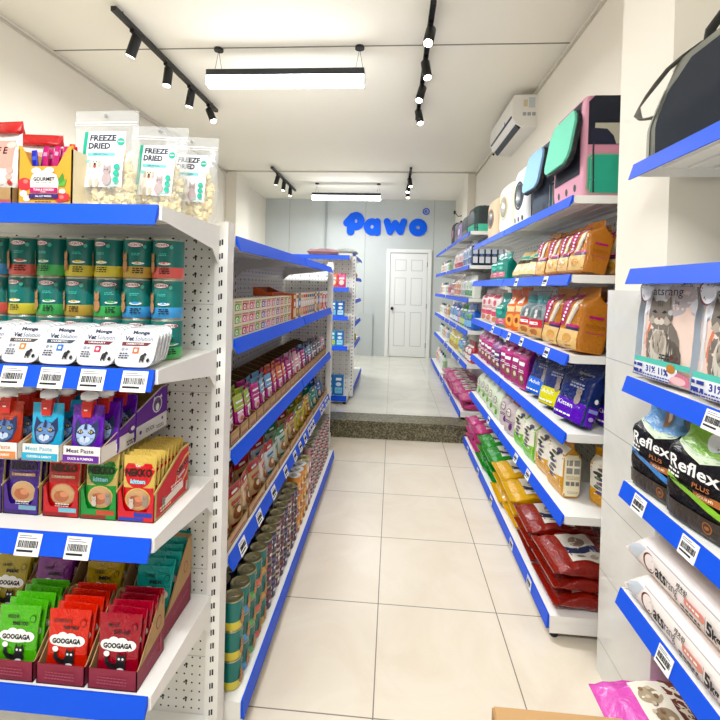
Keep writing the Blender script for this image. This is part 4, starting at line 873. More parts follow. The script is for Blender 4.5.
# --- orange and magenta bags
ORG = '#C2832C'
def orange_bag(W, H, D, seed=21):
    def f():
        mg = foil('#C22A7C'); cr = foil('#EBCB8E'); nv = mat('#23205C', .35); o = foil(ORG)
        a = [R_(-W*.46, H*.02, W*.44, H*.30, cr), P_([(-W*.46, H*.34), (-W*.46, H*.86), (-W*.02, H*.90), (W*.06, H*.84), (-W*.24, H*.36)], mg), P_([(-W*.16, H*.36), (W*.22, H*.80), (W*.34, H*.74), (W*.05, H*.38)], foil('#F1E2C8')), P_([(W*.0, H*.40), (W*.30, H*.70), (W*.36, H*.66), (W*.10, H*.40)], foil('#B5AFA2')),
             R_(-W*.1, H*.345, W*.44, H*.385, mg), R_(-W*.1, H*.30, W*.44, H*.34, nv), E_(W*.05, H*.16, W*.22, H*.08, foil('#D8A858')), R_(-W*.48, H*.0, -W*.42, H*.86, mg)]
        for i in range(7): a.append(R_(-W*(.34-.035*i), H*(.42+.06*i), -W*(.34-.035*i)+W*.09, H*(.455+.06*i), W1))
        a += [R_(-D*.25, H*.52, D*.25, H*.56, mg, 'r'), R_(-D*.3, H*.30, D*.3, H*.31, mg, 'r')] + dash(-D*.3, H*.42, D*.3, .003, foil('#A8641A'), 'r', 3)
        return bagmesh(W, H, D, 'gusset', o, foil(ORG), art=a, seed=seed, nv=16, N=32, crk=.006).build('cat_food_bag')
    return f
s2 = 'second shelf of right aisle rack'; s3 = 'third shelf of right aisle rack'
for i in range(4): put_right('ob1', orange_bag(.165, .265, .12), 2.205+i*.175, RZ[1]+.001, .09, f'orange and magenta cat food bag, {nth(i)} from near end, {s2}', 'pet food bag', 'orange and magenta bags on second shelf', x=.875, tilt=.20, yaw=.10)
for i in range(3): put_right('ob1', orange_bag(.165, .265, .12), 2.20+i*.20, RZ[1]+.001, .09, f'orange bag in the back row by the panel, {nth(i)} from near end, second shelf', 'pet food bag', 'orange bags in back row', x=1.05, tilt=.02, yaw=.05)
def cream_bag():
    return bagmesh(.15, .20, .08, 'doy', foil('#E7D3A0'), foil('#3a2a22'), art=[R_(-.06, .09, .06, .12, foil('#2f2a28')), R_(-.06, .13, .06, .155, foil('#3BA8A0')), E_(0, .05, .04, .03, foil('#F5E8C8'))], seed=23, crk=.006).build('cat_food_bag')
for i in range(3): put_right('cb', cream_bag, 2.94+i*.165, RZ[1]+.001, .08, f'cream slumped cat food bag with dark band, {nth(i)} from near end, second shelf', 'pet food bag', 'cream slumped bags on second shelf', x=.86, tilt=.45, yaw=.25)
def teal_bag(W=.19, H=.23, D=.11, kind='pinch'):
    def f(): return bagmesh(W, H, D, kind, foil('#0F8578', .25), art=[R_(-W*.38, H*.06, W*.38, H*.24, foil('#D87A92')), E_(-W*.05, H*.42, W*.24, H*.11, foil('#2FA898')), E_(W*.08, H*.17, W*.2, H*.07, foil('#E8C8C0')), R_(-W*.25, H*.52, W*.2, H*.57, foil('#BFE8DA'))], seed=25, crk=.011).build('cat_food_bag')
    return f
for i in range(2): put_right('tb1', teal_bag(), 3.62+i*.25, RZ[1]+.001, .11, f'teal crumpled cat food bag with pink base panel, {["nearer", "farther"][i]} one, second shelf', 'pet food bag', 'teal crumpled bags on second shelf', tilt=.08, yaw=.2)
for i in range(3): put_right('tb2', teal_bag(.17, .24, .08, 'gusset'), 2.95+i*.22, RZ[1]+.001, .08, f'teal bag leaning behind the cream ones, {nth(i)} from near end, second shelf', 'pet food bag', 'teal bags in back row', x=1.0, tilt=.35, yaw=.3)
for i in range(2): put_right('ob2', orange_bag(.205, .315, .14, 22), 2.225+i*.245, RZ[2]+.001, .10, f'large orange and magenta cat food bag, {["nearest", "second"][i]} on {s3}', 'pet food bag', 'large orange bags on third shelf', x=.86, tilt=.12, yaw=.08)
for i in range(2): put_right('ob2', orange_bag(.205, .315, .14, 22), 2.22+i*.25, RZ[2]+.001, .10, f'large orange bag in back row, {["nearest", "second"][i]} on {s3}', 'pet food bag', 'large orange bags in back row', x=1.045, tilt=.02, yaw=.03)
def grey_bag():
    return bagmesh(.165, .30, .09, 'pinch', foil('#7E8E90'), foil('#C08A3A'), art=[R_(-.075, .065, .075, .115, mat('#C8202E', .35)), R_(-.075, .005, .075, .062, foil('#E3B878')), E_(0, .032, .045, .022, foil('#B5783A')), P_([(-.05, .13), (.05, .13), (.035, .20), (-.035, .20)], foil('#5a6466')), R_(-.05, .08, .03, .098, W1), R_(-.06, .22, .06, .27, foil('#2F9AA0'))] + cat_art(.0, .12, .06, foil('#D8D8D2')), seed=27, crk=.006).build('cat_food_bag')
for i in range(2): put_right('gbg', grey_bag, 2.74+i*.19, RZ[2]+.001, .09, f'grey and teal cat food bag with red band, {["nearer", "farther"][i]} one, third shelf', 'pet food bag', 'grey and teal bags on third shelf', tilt=.12, yaw=.25)
def oran_bag():
    return bagmesh(.16, .30, .09, 'pinch', foil('#E0741E'), foil('#B85A14'), art=[E_(0, .07, .055, .045, foil('#F0B45A')), R_(-.05, .13, .05, .17, foil('#F7D9A8')), E_(-.01, .07, .02, .02, foil('#8E3A10')), P_([(-.03, .19), (.03, .19), (.0, .24)], foil('#F3E0D0'))], seed=29, crk=.008).build('cat_food_bag')
for i in range(2): put_right('orb', oran_bag, 3.12+i*.2, RZ[2]+.001, .09, f'plain orange cat food bag, {["nearer", "farther"][i]} one, third shelf', 'pet food bag', 'plain orange bags on third shelf', tilt=.1, yaw=.22)
put_right('tb1', teal_bag(), 3.56, RZ[2]+.001, .11, 'single teal crumpled bag between orange and pale pink bags, third shelf', 'pet food bag', None, tilt=.06, yaw=.2, sc=(1, 1, 1.15))
def pink_white():
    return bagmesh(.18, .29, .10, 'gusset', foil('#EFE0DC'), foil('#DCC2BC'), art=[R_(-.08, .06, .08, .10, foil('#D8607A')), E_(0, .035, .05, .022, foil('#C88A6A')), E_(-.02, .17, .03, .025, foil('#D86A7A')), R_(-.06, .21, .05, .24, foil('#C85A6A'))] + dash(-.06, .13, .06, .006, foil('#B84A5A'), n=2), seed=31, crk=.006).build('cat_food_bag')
for i in range(3): put_right('pwb', pink_white, 3.80+i*.21, RZ[2]+.001, .10, f'white and pink cat food bag, {nth(i)} from near end of its group, third shelf', 'pet food bag', 'white and pink bags on third shelf', tilt=.08, yaw=.2)
# --- fourth shelf
def navy_bag(acc, name):
    def f():
        W, H, D = .215, .29, .09; ac = foil(acc, .3); nv = foil('#14306A', .3)
        a = [R_(-W*.47, .004, W*.47, H*.34, ac), R_(-D*.47, .004, D*.47, H*.34, ac, 'r'), T_('Kitten' if name == 'purple' else 'Adult', -W*.12, H*.255, .022, W1, w=W*.5), T_('Signature', .02, H*.83, .018, pap('#C8CCE0'), w=W*.5), T_('Cat', .025, H*.74, .015, pap('#C8CCE0'))]
        a += dash(-.03, H*.62, .07, .008, pap('#A8B0D0'), n=2) + cat_art(.045, H*.30, .085, foil('#9a8f86'), m2=INK) + dash(-W*.4, .02, W*.2, .008, W1, n=1) + [R_(-D*.3, H*.25, D*.3, H*.31, foil('#9FA8E0'), 'r'), E_(0, H*.45, .012, .012, W1, 'r'), E_(.0, H*.15, .016, .010, foil('#C8B8E8'), 'r')]
        return bagmesh(W, H, D, 'gusset', nv, nv, art=a, seed=33, crk=.004).build('cat_food_bag')
    return f
for i, (c, nm) in enumerate([('#6B1FBF', 'purple'), ('#E6E020', 'yellow'), ('#1F7AE8', 'bright blue')]):
    put_right(('nb', nm), navy_bag(c, nm), 2.265+i*.245, RZ[3]+.001, .09, f'navy cat food bag with {nm} lower third, leaning back on fourth shelf', 'pet food bag', None, x=.86, tilt=.30, yaw=.30)
    put_right(('nb', 'purple'), navy_bag('#6B1FBF', 'purple'), 2.19+i*.245, RZ[3]+.001, .09, f'dark navy bag in the back row of fourth shelf, {nth(i)} from near end', 'pet food bag', 'navy bags in back row', x=1.04, tilt=.10, yaw=.35)
def mag_bag(c, side, H=.28, W=.135):
    def f():
        return bagmesh(W, H, .085, 'gusset', foil(c, .28), foil(side, .3), art=[E_(0, H*.22, W*.33, H*.12, foil('#8A5A4A')), E_(W*.05, H*.24, W*.16, H*.06, foil('#E8D8D0')), R_(-W*.3, H*.52, W*.3, H*.60, W1), R_(-W*.4, H*.66, W*.4, H*.70, foil('#D8509A')), E_(0, H*.82, W*.2, H*.05, foil('#E8A0CC'))] + dash(-W*.3, H*.40, W*.3, .006, W1, n=2) + [R_(-.028, H*.2, .028, H*.32, foil('#5a3a8a'), 'r'), R_(-.028, H*.4, .028, H*.42, foil('#C05AB0'), 'r')], seed=35, crk=.006).build('cat_food_bag')
    return f
for i in range(4): put_right('mgb', mag_bag('#B01C7E', '#7A2A8A', .285), 2.99+i*.155, RZ[3]+.001, .085, f'magenta cat food bag, {nth(i)} after the navy bags, fourth shelf', 'pet food bag', 'magenta bags on fourth shelf', tilt=.08, yaw=.2)
for i in range(2): put_right('ppb', mag_bag('#5E2470', '#4A1A5A', .24), 3.63+i*.14, RZ[3]+.001, .085, f'dark purple cat food bag, {["nearer", "farther"][i]} one amid magenta bags, fourth shelf', 'pet food bag', 'dark purple bags on fourth shelf', tilt=.05, yaw=.2)
for i in range(4): put_right('mgb2', mag_bag('#B01C7E', '#8A1A6A', .26), 3.92+i*.15, RZ[3]+.001, .085, f'small magenta cat food bag, {nth(i)} past the dark purple ones, fourth shelf', 'pet food bag', 'small magenta bags at far end of fourth shelf', tilt=.08, yaw=.2)
# --- fifth shelf
def box_bag(c, c2):
    def f():
        W, H, D = .20, .275, .10; a = [R_(-W*.44, H*.14, W*.44, H*.86, pap('#ECE8D8')), P_([(-W*.44, H*.14), (W*.44, H*.14), (W*.44, H*.34), (-W*.1, H*.26), (-W*.44, H*.30)], foil(c2))]
        rr = random.Random(4)
        for k in range(7): a.append(T_('CAT' if k % 2 else 'LITTER', rr.uniform(-W*.12, W*.12), H*(.30+.085*k), .017, pap(['#5a4a70', '#3a3a3a', '#6a5a4a'][k % 3]), w=W*rr.uniform(.35, .6), b=.04) if 0 else E_(rr.uniform(-W*.2, W*.2), H*(.24+.085*k), W*.16, .009, pap(['#5a4a70', '#3a3a3a', '#6a5a4a'][k % 3])))
        for k in range(12): a.append(R_(x0 := rr.uniform(-W*.32, W*.2), z0 := H*rr.uniform(.2, .8), x0+W*.1, z0+.012, pap(['#43405a', '#2f2f33', '#8a7aa0', '#7a9a5a'][k % 4])))
        a += [R_(-D*.44, H*.03, D*.44, H*.76, pap('#F0E8CC'), 'r')]
        for zz in (.62, .48): a += [R_(-.036, H*zz-.014, -.004, H*zz+.014, pap('#8a8a86'), 'r'), R_(.004, H*zz-.014, .036, H*zz+.014, pap('#8a8a86'), 'r')]
        a += [R_(-.036, H*.22, -.016, H*.29, pap('#77776f'), 'r'), R_(-.010, H*.22, .010, H*.29, pap('#77776f'), 'r'), R_(.016, H*.22, .036, H*.29, pap('#77776f'), 'r')] + dash(-.036, H*.38, .036, .003, pap('#B5A070'), 'r', 3) + dash(-.03, H*.12, .03, .003, pap('#B5A070'), 'r', 2)
        return bagmesh(W, H, D, 'gusset', foil(c, .4), foil(c, .4), art=a, seed=37, crk=.002, N=36).build('cat_litter_bag')
    return f
for i in range(2): put_right(('bb', 'y'), box_bag('#DDA622', '#E0A820'), 2.385+i*.215, RZ[4]+.001, .10, f'yellow square-sided litter bag with printed side panel, {["nearest", "second"][i]} on fifth shelf', 'cat litter bag', 'yellow square-sided bags', x=.86, tilt=.06, yaw=.03)
for i in range(2): put_right(('bb', 'g'), box_bag('#7FC62E', '#8ACB30'), 2.815+i*.205, RZ[4]+.001, .10, f'lime square-sided litter bag, {["nearer", "farther"][i]} one on fifth shelf', 'cat litter bag', 'lime square-sided bags', x=.86, tilt=.06, yaw=.03)
put_right(('bb', 'y'), box_bag('#DDA622', '#E0A820'), 2.20, RZ[4]+.001, .10, 'yellow square-sided litter bag standing alone by the pillar, back of fifth shelf', 'cat litter bag', None, x=1.02, tilt=.0, yaw=.35)
def tofu_bag(c, top, spot, pinch=True):
    def f(): return bagmesh(.17, .28, .10, 'pinch', foil(c), foil(c), bands=[(.20, .28, foil(top), 1)], art=[E_(.02, .05, .022, .022, foil(spot)), E_(-.02, .14, .035, .03, foil('#6a6058')), E_(-.02, .14, .028, .024, foil('#E8E0DC')), E_(-.03, .145, .004, .005, INK), E_(-.012, .145, .004, .005, INK)] + dash(-.05, .085, .05, .006, foil(spot), n=2), seed=39, crk=.007).build('cat_litter_bag')
    return f
for i in range(2): put_right('tf1', tofu_bag('#CFC2C2', '#D07A2E', '#6A3A7A'), 3.24+i*.2, RZ[4]+.001, .10, f'pale mauve litter bag with orange neck, {["nearer", "farther"][i]} one, fifth shelf', 'cat litter bag', 'mauve litter bags with orange necks', tilt=.08, yaw=.15)
for i in range(5): put_right('tf2', tofu_bag('#DCE4CC', '#D8DCD2', '#6FA83A'), 3.64+i*.185, RZ[4]+.001, .10, f'pale green and white litter bag, {nth(i)} past the mauve ones, fifth shelf', 'cat litter bag', 'pale green litter bags', tilt=.08, yaw=.15)
# --- sacks on the bottom deck, lying with their sealed end towards the aisle
def sack(c, L=.38, W=.31, T=.078):
    def f():
        r = empty('pet_food_sack'); m = foil(c, .22)
        mb = bagmesh(W, L, T, 'pillow', m, seed=41, nv=20, crk=.010, art=[P_([(-W*.36, L*.24), (W*.36, L*.24), (W*.36, L*.66), (-W*.36, L*.66)], pap('#DDD8CC')), E_(-W*.16, L*.46, W*.13, L*.10, pap('#8A7A6A')), P_([(W*.02, L*.24), (W*.18, L*.24), (W*.12, L*.66), (-W*.04, L*.66)], pap('#1F2A55')), E_(W*.26, L*.38, W*.05, L*.05, pap('#8A7A6A')), E_(W*.26, L*.54, W*.05, L*.05, pap('#A89A8A'))])
        mb.build('sack_body', r)
        s_ = MB().box(-W*.49, -.004, -.012, W*.49, .003, .016, foil(c, .25)); s_.art([]); s_.build('sealed_end', r); return r
    return f
def lay(key, bld, y, z, label, group, T=.075, x=.80, yaw=0, sc=None, cat='sack'):
    return place(key, bld, (x, y, z+T/2), (-PI/2, 0, RZR+yaw), label, cat, group, sc)
BASEZ = .112
rd = random.Random(5)
for c, nm, ys, n in [('#8A2A1E', 'glossy brick red', (2.26, 2.59), 3), ('#DDAE1E', 'yellow', (2.93, 3.24), 3), ('#1E8A2C', 'green', (3.55, 3.86), 3), ('#C04A86', 'pink', (4.17, 4.42), 3)]:
    for j, y in enumerate(ys):
        for k in range(n):
            sc_ = ((4.42-4.17)/.30*.98 if nm == 'pink' else 1.0, 1, 1)
            lay(('sack', nm), sack(c), y+rd.uniform(-.008, .008), BASEZ+.0775*k, f'{nm} sack, {["bottom", "second", "third", "top"][k] if k < n-1 else "top"} of {["nearer", "farther"][j]} {nm.split()[-1]} pile on the floor-level deck', f'{nm} sacks on the floor-level deck', T=.080, x=.785+rd.uniform(-.01, .015), yaw=rd.uniform(-.04, .04), sc=sc_)

# ================================================================== PET CARRIERS
def dome(W, H, D, m, ms=None, n=5, top=.30, seed=1, base=.96):
    """soft rounded upright pack body, front at -y"""
    mb = MB(); rs = []; N = 36; nv = 18; ms = ms or m
    for i in range(nv+1):
        v = i/nv; t = max(0, (v-(1-top))/top); q = math.sqrt(max(0, 1-t*t*.98)); a = W/2*(.55+.45*q)*(base+(1-base)*min(1, v*6)); b_ = D/2*(.35+.65*q)*(base+(1-base)*min(1, v*6)); z = H*(v if v < 1-top else (1-top) + top*math.sin(t*PI/2)/1.0)
        ring = []
        for j in range(N):
            th = 2*PI*(j+.5)/N; c, s_ = math.cos(th), math.sin(th); ring.append((a*math.copysign(abs(c)**(2/n), c), b_*math.copysign(abs(s_)**(2/n), s_), z))
        rs.append(ring)
    def mf(i, j): s_ = math.sin(2*PI*(j+1)/N); return m if s_ < -.35 else ms
    return mb.rings(rs, m, True, True, True, mf)
def fabric(h): return mat(h, .75, 0, .35, 220)
def carrier(kind, W, H, D, body, win, ring_, side=None, flap=None, holes=True, pocket=None, opening=None):
    def f():
        r = empty('pet_carrier'); bm = fabric(body); sm = fabric(side or body)
        mb = dome(W, H, D, bm, sm, top=.30 if kind != 'box' else .10, n=5 if kind != 'box' else 14); a = []
        if holes:
            for q in (-.26, 0, .26): a.append(E_(W*q, H*.13, .016, .019, BLACK))
        if pocket: a += [P_([(-D*.40, H*.04), (D*.42, H*.04), (D*.46, H*.08), (D*.46, H*.38), (D*.42, H*.42), (-D*.40, H*.42), (-D*.45, H*.38), (-D*.45, H*.08)], fabric('#A8A08E'), 'r'), P_([(-D*.38, H*.05), (D*.41, H*.05), (D*.45, H*.09), (D*.45, H*.37), (D*.41, H*.405), (-D*.38, H*.405), (-D*.43, H*.37), (-D*.43, H*.09)], fabric(pocket), 'r')]
        if opening: a += [P_([(-D*.44, H*.50), (D*.46, H*.50), (D*.46, H*.93), (D*.40, H*.965), (-D*.34, H*.965), (-D*.44, H*.90)], mat('#0d1426', .8), 'r'), P_([(-D*.36, H*.505), (D*.16, H*.505), (D*.18, H*.67), (D*.12, H*.70), (-D*.34, H*.70)], fabric('#B9B5A2'), 'r'), P_([(-D*.40, H*.505), (-D*.02, H*.505), (-D*.06, H*.58), (-D*.16, H*.645), (-D*.40, H*.655)], mat('#131a33', .8), 'r')]
        if kind == 'box': a += [R_(-W*.40, H*.24, W*.40, H*.94, mat('#0d1426', .8))]
        mb.art(a); mb.build('carrier_body', r)
        if win and kind != 'box':
            cx, cz = 0, H*.52; rx, rz = W*.27, H*.20
            w_ = MB(); w_.lathe([(1.18, 0), (1.18, .6), (1.0, .8), (1.0, 0)], mat(ring_, .5), 28, axis='y', cap=False); w_.xf(Matrix.Translation((cx, -D/2+.006, cz)) @ Matrix.Diagonal((rx, .012, rz, 1))); w_.build('window_ring', r)
            w2 = MB(); w2.lathe([(1.0, 0), (.96, .35), (.8, .7), (.5, .93), (.01, 1)], mat(win, .35, coat=.1), 28, axis='y', cap=False); w2.xf(Matrix.Translation((cx, -D/2+.004, cz)) @ Matrix.Diagonal((rx, .010, rz, 1))); w2.build('window', r)
        if flap:
            fl = MB(); pts = [(-W*.30, .01), (W*.30, .01), (W*.38, -H*.04), (W*.42, -H*.12), (W*.42, -H*.40), (W*.38, -H*.46), (W*.28, -H*.50), (-W*.28, -H*.50), (-W*.38, -H*.46), (-W*.42, -H*.40), (-W*.42, -H*.12), (-W*.38, -H*.04)]
            fl.prism(pts, 'y', -.006, .006, fabric(flap)); fl.prism([(p[0]*1.07, p[1]*1.04) for p in pts], 'y', .0065, .026, mat('#16181c', .7))
            o = fl.build('flap', r); o.location = (0, -D/2-.018, H*.86); o.rotation_euler = (math.radians(-10), 0, 0)
        MB().tube([(-.05, 0, H*.985), (-.045, 0, H+.03), (0, 0, H+.042), (.045, 0, H+.03), (.05, 0, H*.985)], .009, mat('#2b2c30', .7), 8, .5).build('carry_handle', r)
        MB().tube([(W/2*1.0, -D*.34, H*.05), (W/2*1.01, -D*.36, H*.45), (W/2*.93, -D*.33, H*.78)], .004, mat('#1c1c20', .6), 6).build('zip', r)
        return r
    return f
tz = RZ[0]+.001
def carr(key, bld, y, D, label, x=.86, z=None, yaw=.05): return place(key, bld, (x+D/2, y, tz if z is None else z), RZR+yaw, label, 'pet carrier')
carr('c1', carrier('box', .40, .50, .30, '#D99BB0', None, '', '#D08AA2', '#6FD3B2', True, '#1FA98A', True), 2.345, .30, 'pink pet carrier with mint flap and teal side pocket next to pillar', .875, yaw=0)
carr('c2', carrier('dome', .31, .46, .28, '#3E4A5C', None, '', '#1E5A70', '#8DBCE4', True, '#1E6A80', True), 2.78, .28, 'dark slate pet backpack with light blue hanging flap', .87)
carr('c3', carrier('dome', .29, .42, .26, '#D5D6DA', '#243038', '#2E3438', '#B8BABE'), 3.17, .26, 'light grey pet backpack with dark oval window and three vent holes')
carr('c4', carrier('dome', .34, .40, .27, '#EDE6CC', '#8F8A78', '#C9BE98', '#DDD3B4', holes=False), 3.60, .27, 'cream pet backpack with mesh oval window')
carr('c5', carrier('dome', .30, .37, .26, '#D9BFA0', '#4A4038', '#8E7458', '#2A2826', holes=False), 4.06, .26, 'beige pet backpack with small dark window at far end of shelf')
bz = BZ[0]+PZ+.001
def open_carrier(W, H, D, body, top, front):
    def f():
        r = empty('pet_carrier'); mb = dome(W, H, D, fabric(body), fabric(top), top=.35); mb.art([R_(-W*.42, H*.03, W*.42, H*.30, fabric(front)), P_([(-W*.36, H*.36), (W*.36, H*.36), (W*.34, H*.72), (W*.2, H*.84), (-W*.2, H*.84), (-W*.34, H*.72)], mat('#20282a', .5)), R_(-D*.42, H*.03, D*.42, H*.30, fabric(front), 'r'), P_([(-D*.38, H*.36), (D*.38, H*.36), (D*.34, H*.72), (D*.2, H*.80), (-D*.2, H*.80), (-D*.34, H*.72)], mat('#2A3436', .5), 'r')])
        mb.build('carrier_body', r); MB().tube([(-.05, 0, H*.98), (-.04, 0, H+.02), (.04, 0, H+.02), (.05, 0, H*.98)], .008, DARK, 6).build('carry_handle', r); return r
    return f
carr('d1', open_carrier(.42, .30, .30, '#3A4C4A', '#34403E', '#48C2A0'), 5.12, .30, 'teal and dark mesh pet carrier at near end of raised rack', .86, bz)
carr('d2', open_carrier(.38, .28, .28, '#5A6462', '#4E5856', '#7C8886'), 5.60, .28, 'grey mesh pet carrier beside the teal one on raised rack', .86, bz)
carr('d3', carrier('dome', .28, .25, .24, '#B49AD0', '#E8E4F0', '#8A72B0', holes=False), 6.0, .24, 'small lilac pet carrier on top of raised rack', .86, bz)
carr('d4', carrier('dome', .26, .30, .24, '#8E8A90', '#4a4a52', '#6a6a70', holes=False), 6.32, .24, 'grey-mauve pet carrier next to the lilac one', .86, bz)
carr('d5', carrier('dome', .30, .34, .24, '#2A2226', '#A85A78', '#1a1a1e', holes=False), 6.64, .24, 'black pet carrier with pink window at far end of raised rack', .86, bz)

# ================================================================== RAISED RACK GOODS (simple shapes, far away)
rr = random.Random(8)
def simple_bag(W, H, D, c, c2, c3, kind='gusset', side=None):
    def f(): return bagmesh(W, H, D, kind, foil(c), foil(side or c), art=[R_(-W*.38, H*.08, W*.38, H*.32, foil(c2)), E_(0, H*.5, W*.3, H*.13, foil(c3)), R_(-W*.3, H*.68, W*.3, H*.76, W1)], nv=11, N=20, seed=int(W*1000)+len(c2), crk=.006).build('pet_food_bag')
    return f
def rowB(z, items, y0, tag_, x=.86):
    y = y0; cnt = {}
    for (key, W, H, D, c, c2, c3, nm, n, kind) in items:
        for k in range(n):
            put_right(('sb', key), simple_bag(W, H, D, c, c2, c3, kind), y+W*.5, z, D, f'{nm}, {nth(k)} from near end of its group, {tag_}' if n > 1 else f'{nm}, {tag_}', 'pet food bag', f'{nm}s, {tag_}' if n > 1 else None, x=x, tilt=.06, yaw=.15+rr.uniform(-.08, .08), sc=(1, 1, rr.uniform(.95, 1.05))); y += W*1.02
    return y
def navy_pack():
    mb = MB().box(-.030, -.03, 0, .030, .03, .22, pap('#1E2440')); mb.art([R_(-.026, .03, .026, .10, pap('#E4E8EE')), R_(-.026, .13, .026, .20, pap('#C8D0DC')), E_(0, .115, .02, .012, pap('#5A7AA8'))]); return mb.build('litter_scoop_pack')
for i in range(5): place('np', navy_pack, (.885+i*.065*1.05+.0, 4.93, BZ[1]+PZ+.001), PI*.0+.08, f'slim navy and white carton, {nth(i)} from the aisle, near end of raised rack', 'carton', 'navy cartons across the shelf end')
rowB(BZ[1]+PZ+.001, [('b1', .17, .28, .09, '#C8D4E4', '#4A6AA8', '#8EA8D0', 'pale blue bag', 3, 'gusset'), ('b2', .17, .26, .09, '#EFE6E4', '#C83A5A', '#E8B8B8', 'white bag with rose top', 4, 'gusset')], 5.05, 'second raised shelf')
rowB(BZ[2]+PZ+.001, [('b3', .20, .27, .10, '#E6EAE0', '#3A8A4A', '#B8C8B0', 'white bag with green stripe', 2, 'pinch'), ('b4', .20, .25, .10, '#D8DAD8', '#9AA4A4', '#B8BCBC', 'silver-white bag', 2, 'gusset'), ('b5', .18, .26, .09, '#EADCD0', '#C8642A', '#D88A4A', 'white and orange bag', 3, 'gusset'), ('b6', .17, .24, .09, '#A84A5A', '#E8D0D0', '#C87A8A', 'wine red bag', 2, 'gusset')], 4.92, 'third raised shelf')
rowB(BZ[3]+PZ+.001, [('b7', .20, .28, .10, '#1F6FC8', '#8AC8F0', '#5FA83A', 'blue and green bag', 2, 'pinch'), ('b8', .18, .27, .10, '#4FA83A', '#D8E8A0', '#1F6FC8', 'green bag', 2, 'gusset'), ('b9', .18, .26, .10, '#8A5A8E', '#D8B8D8', '#C89AC8', 'mauve bag', 1, 'pinch'), ('b10', .19, .26, .10, '#2A7AD0', '#E0ECF8', '#6AB0E8', 'bright blue bag', 4, 'gusset')], 4.95, 'fourth raised shelf')
rowB(BZ[4]+PZ+.001, [('b11', .17, .24, .10, '#B83A4A', '#F0E8E0', '#F4F0EC', 'red and white bag', 2, 'pinch'), ('b12', .17, .22, .10, '#5A6A72', '#C8D0D4', '#98A4AA', 'grey bag', 1, 'gusset'), ('b13', .17, .24, .10, '#2F86C0', '#E8E0A0', '#8AC0E0', 'sky blue bag', 2, 'pinch'), ('b14', .15, .23, .09, '#E6D22A', '#C8A820', '#F2EA80', 'yellow bag', 5, 'gusset')], 4.95, 'fifth raised shelf')
for j, y in enumerate((5.02, 5.33, 5.64, 5.95, 6.26, 6.57)):
    for k in range(2): lay(('psack', 0), sack('#C85A90'), y, PZ+.092+.0775*k, f'pink sack, {["lower", "upper"][k]} one, {nth(j)} from near end of raised deck', 'pink sacks on the raised deck', T=.080, x=.785+rr.uniform(-.01, .02), yaw=rr.uniform(-.1, .1))
def bottle(c, cap, label_, r=.035, h=.2):
    def f():
        t = empty('grooming_bottle'); mb = MB().lathe([(r*.92, 0), (r, .006), (r, h*.2), (r, h*.62), (r*.9, h*.72), (r*.35, h*.80), (r*.35, h*.84)], [mat(c, .35), mat(c, .35), mat(label_, .4), mat(c, .35), mat(c, .35), mat(c, .35)], 18); mb.art([E_(0, h*.42, r*.5, h*.12, W1)]); mb.build('bottle_body', t)
        MB().lathe([(r*.42, h*.83), (r*.42, h*.99), (r*.2, h)], mat(cap, .35), 14).build('bottle_cap', t); return t
    return f
bt = [('#F0EDE8', '#1c1c20', '#E8E0D8', 'white bottle with black cap'), ('#E8C8D0', '#F4F0F0', '#D88A9A', 'pale pink bottle'), ('#F2F2EE', '#2F6FB5', '#B8D0E8', 'white bottle with blue cap'), ('#DCE8D8', '#3A8A5A', '#A8C8A0', 'pale green bottle'), ('#EDE2CC', '#C8A060', '#D8B880', 'cream bottle')]
for si in range(1, 5):
    for i in range(6):
        q = (i*2+si*3) % 5; place(('bt', q), bottle(*bt[q][:3]), (.90, 7.12+i*.2, BZ[si]+PZ+.001), RZR, f'{bt[q][3]}, {nth(i)} from near end, {nth(si)} goods shelf of last right rack', 'bottle', 'bottles on the last right rack')
for i in range(5):
    q = (i*2+3) % 5; place(('bt', q), bottle(*bt[q][:3]), (.86, 7.15+i*.24, .29), RZR, f'{bt[q][3]}, {nth(i)} from near end on bottom deck of last right rack', 'bottle', 'bottles on the last deck', (1.2, 1.2, 1.3))

# ================================================================== RAISED FLOOR, LEFT: GOODS
def fz(i): return FZ[i]+PZ+.001
def bluepack(c, c2, W=.085, H=.18):
    def f():
        mb = MB().box(-W/2, -.03, 0, W/2, .03, H, pap(c)); mb.art([R_(-W*.4, H*.1, W*.4, H*.4, pap(c2)), R_(-W*.3, H*.75, W*.3, H*.88, W1), E_(0, H*.56, W*.3, H*.1, pap('#DDEBF4'))] + dash(-W*.3, H*.25, W*.3, .006, pap('#1c4a8a'), n=1)); return mb.build('training_pad_pack')
    return f
Ye = 5.30
def pk(c): return lambda: bagmesh(.10, .17, .05, 'doy', foil(c), art=[E_(0, .06, .03, .03, foil('#F4D8C8')), R_(-.03, .10, .03, .12, W1)], seed=51, nv=10, N=18).build('treat_pouch')
for i, (x, c, nm) in enumerate([(-.83, '#D8505A', 'coral'), (-.72, '#E07A5A', 'salmon'), (-.62, '#D85A8A', 'pink')]): place(('pkk', c), pk(c), (x, Ye, fz(1)), 0, f'{nm} treat pouch on small end rack of raised floor', 'treat pouch')
for i in range(4): place(('bp', i % 2), bluepack(['#2F8AD0', '#1F70C0'][i % 2], ['#8AD0F0', '#BFE4F8'][i % 2]), (-.90+i*.092, Ye, fz(2)), 0, f'blue pad pack, {nth(i)} from left, middle shelf of small end rack', 'pad pack', 'blue pad packs')
for i in range(4): place(('bp2', i % 2), bluepack(['#1FA0C8', '#2F8AD0'][i % 2], ['#C8D85A', '#A8E0F0'][i % 2]), (-.90+i*.092, Ye, fz(3)), 0, f'turquoise pad pack, {nth(i)} from left, lower shelf of small end rack', 'pad pack', 'turquoise pad packs')
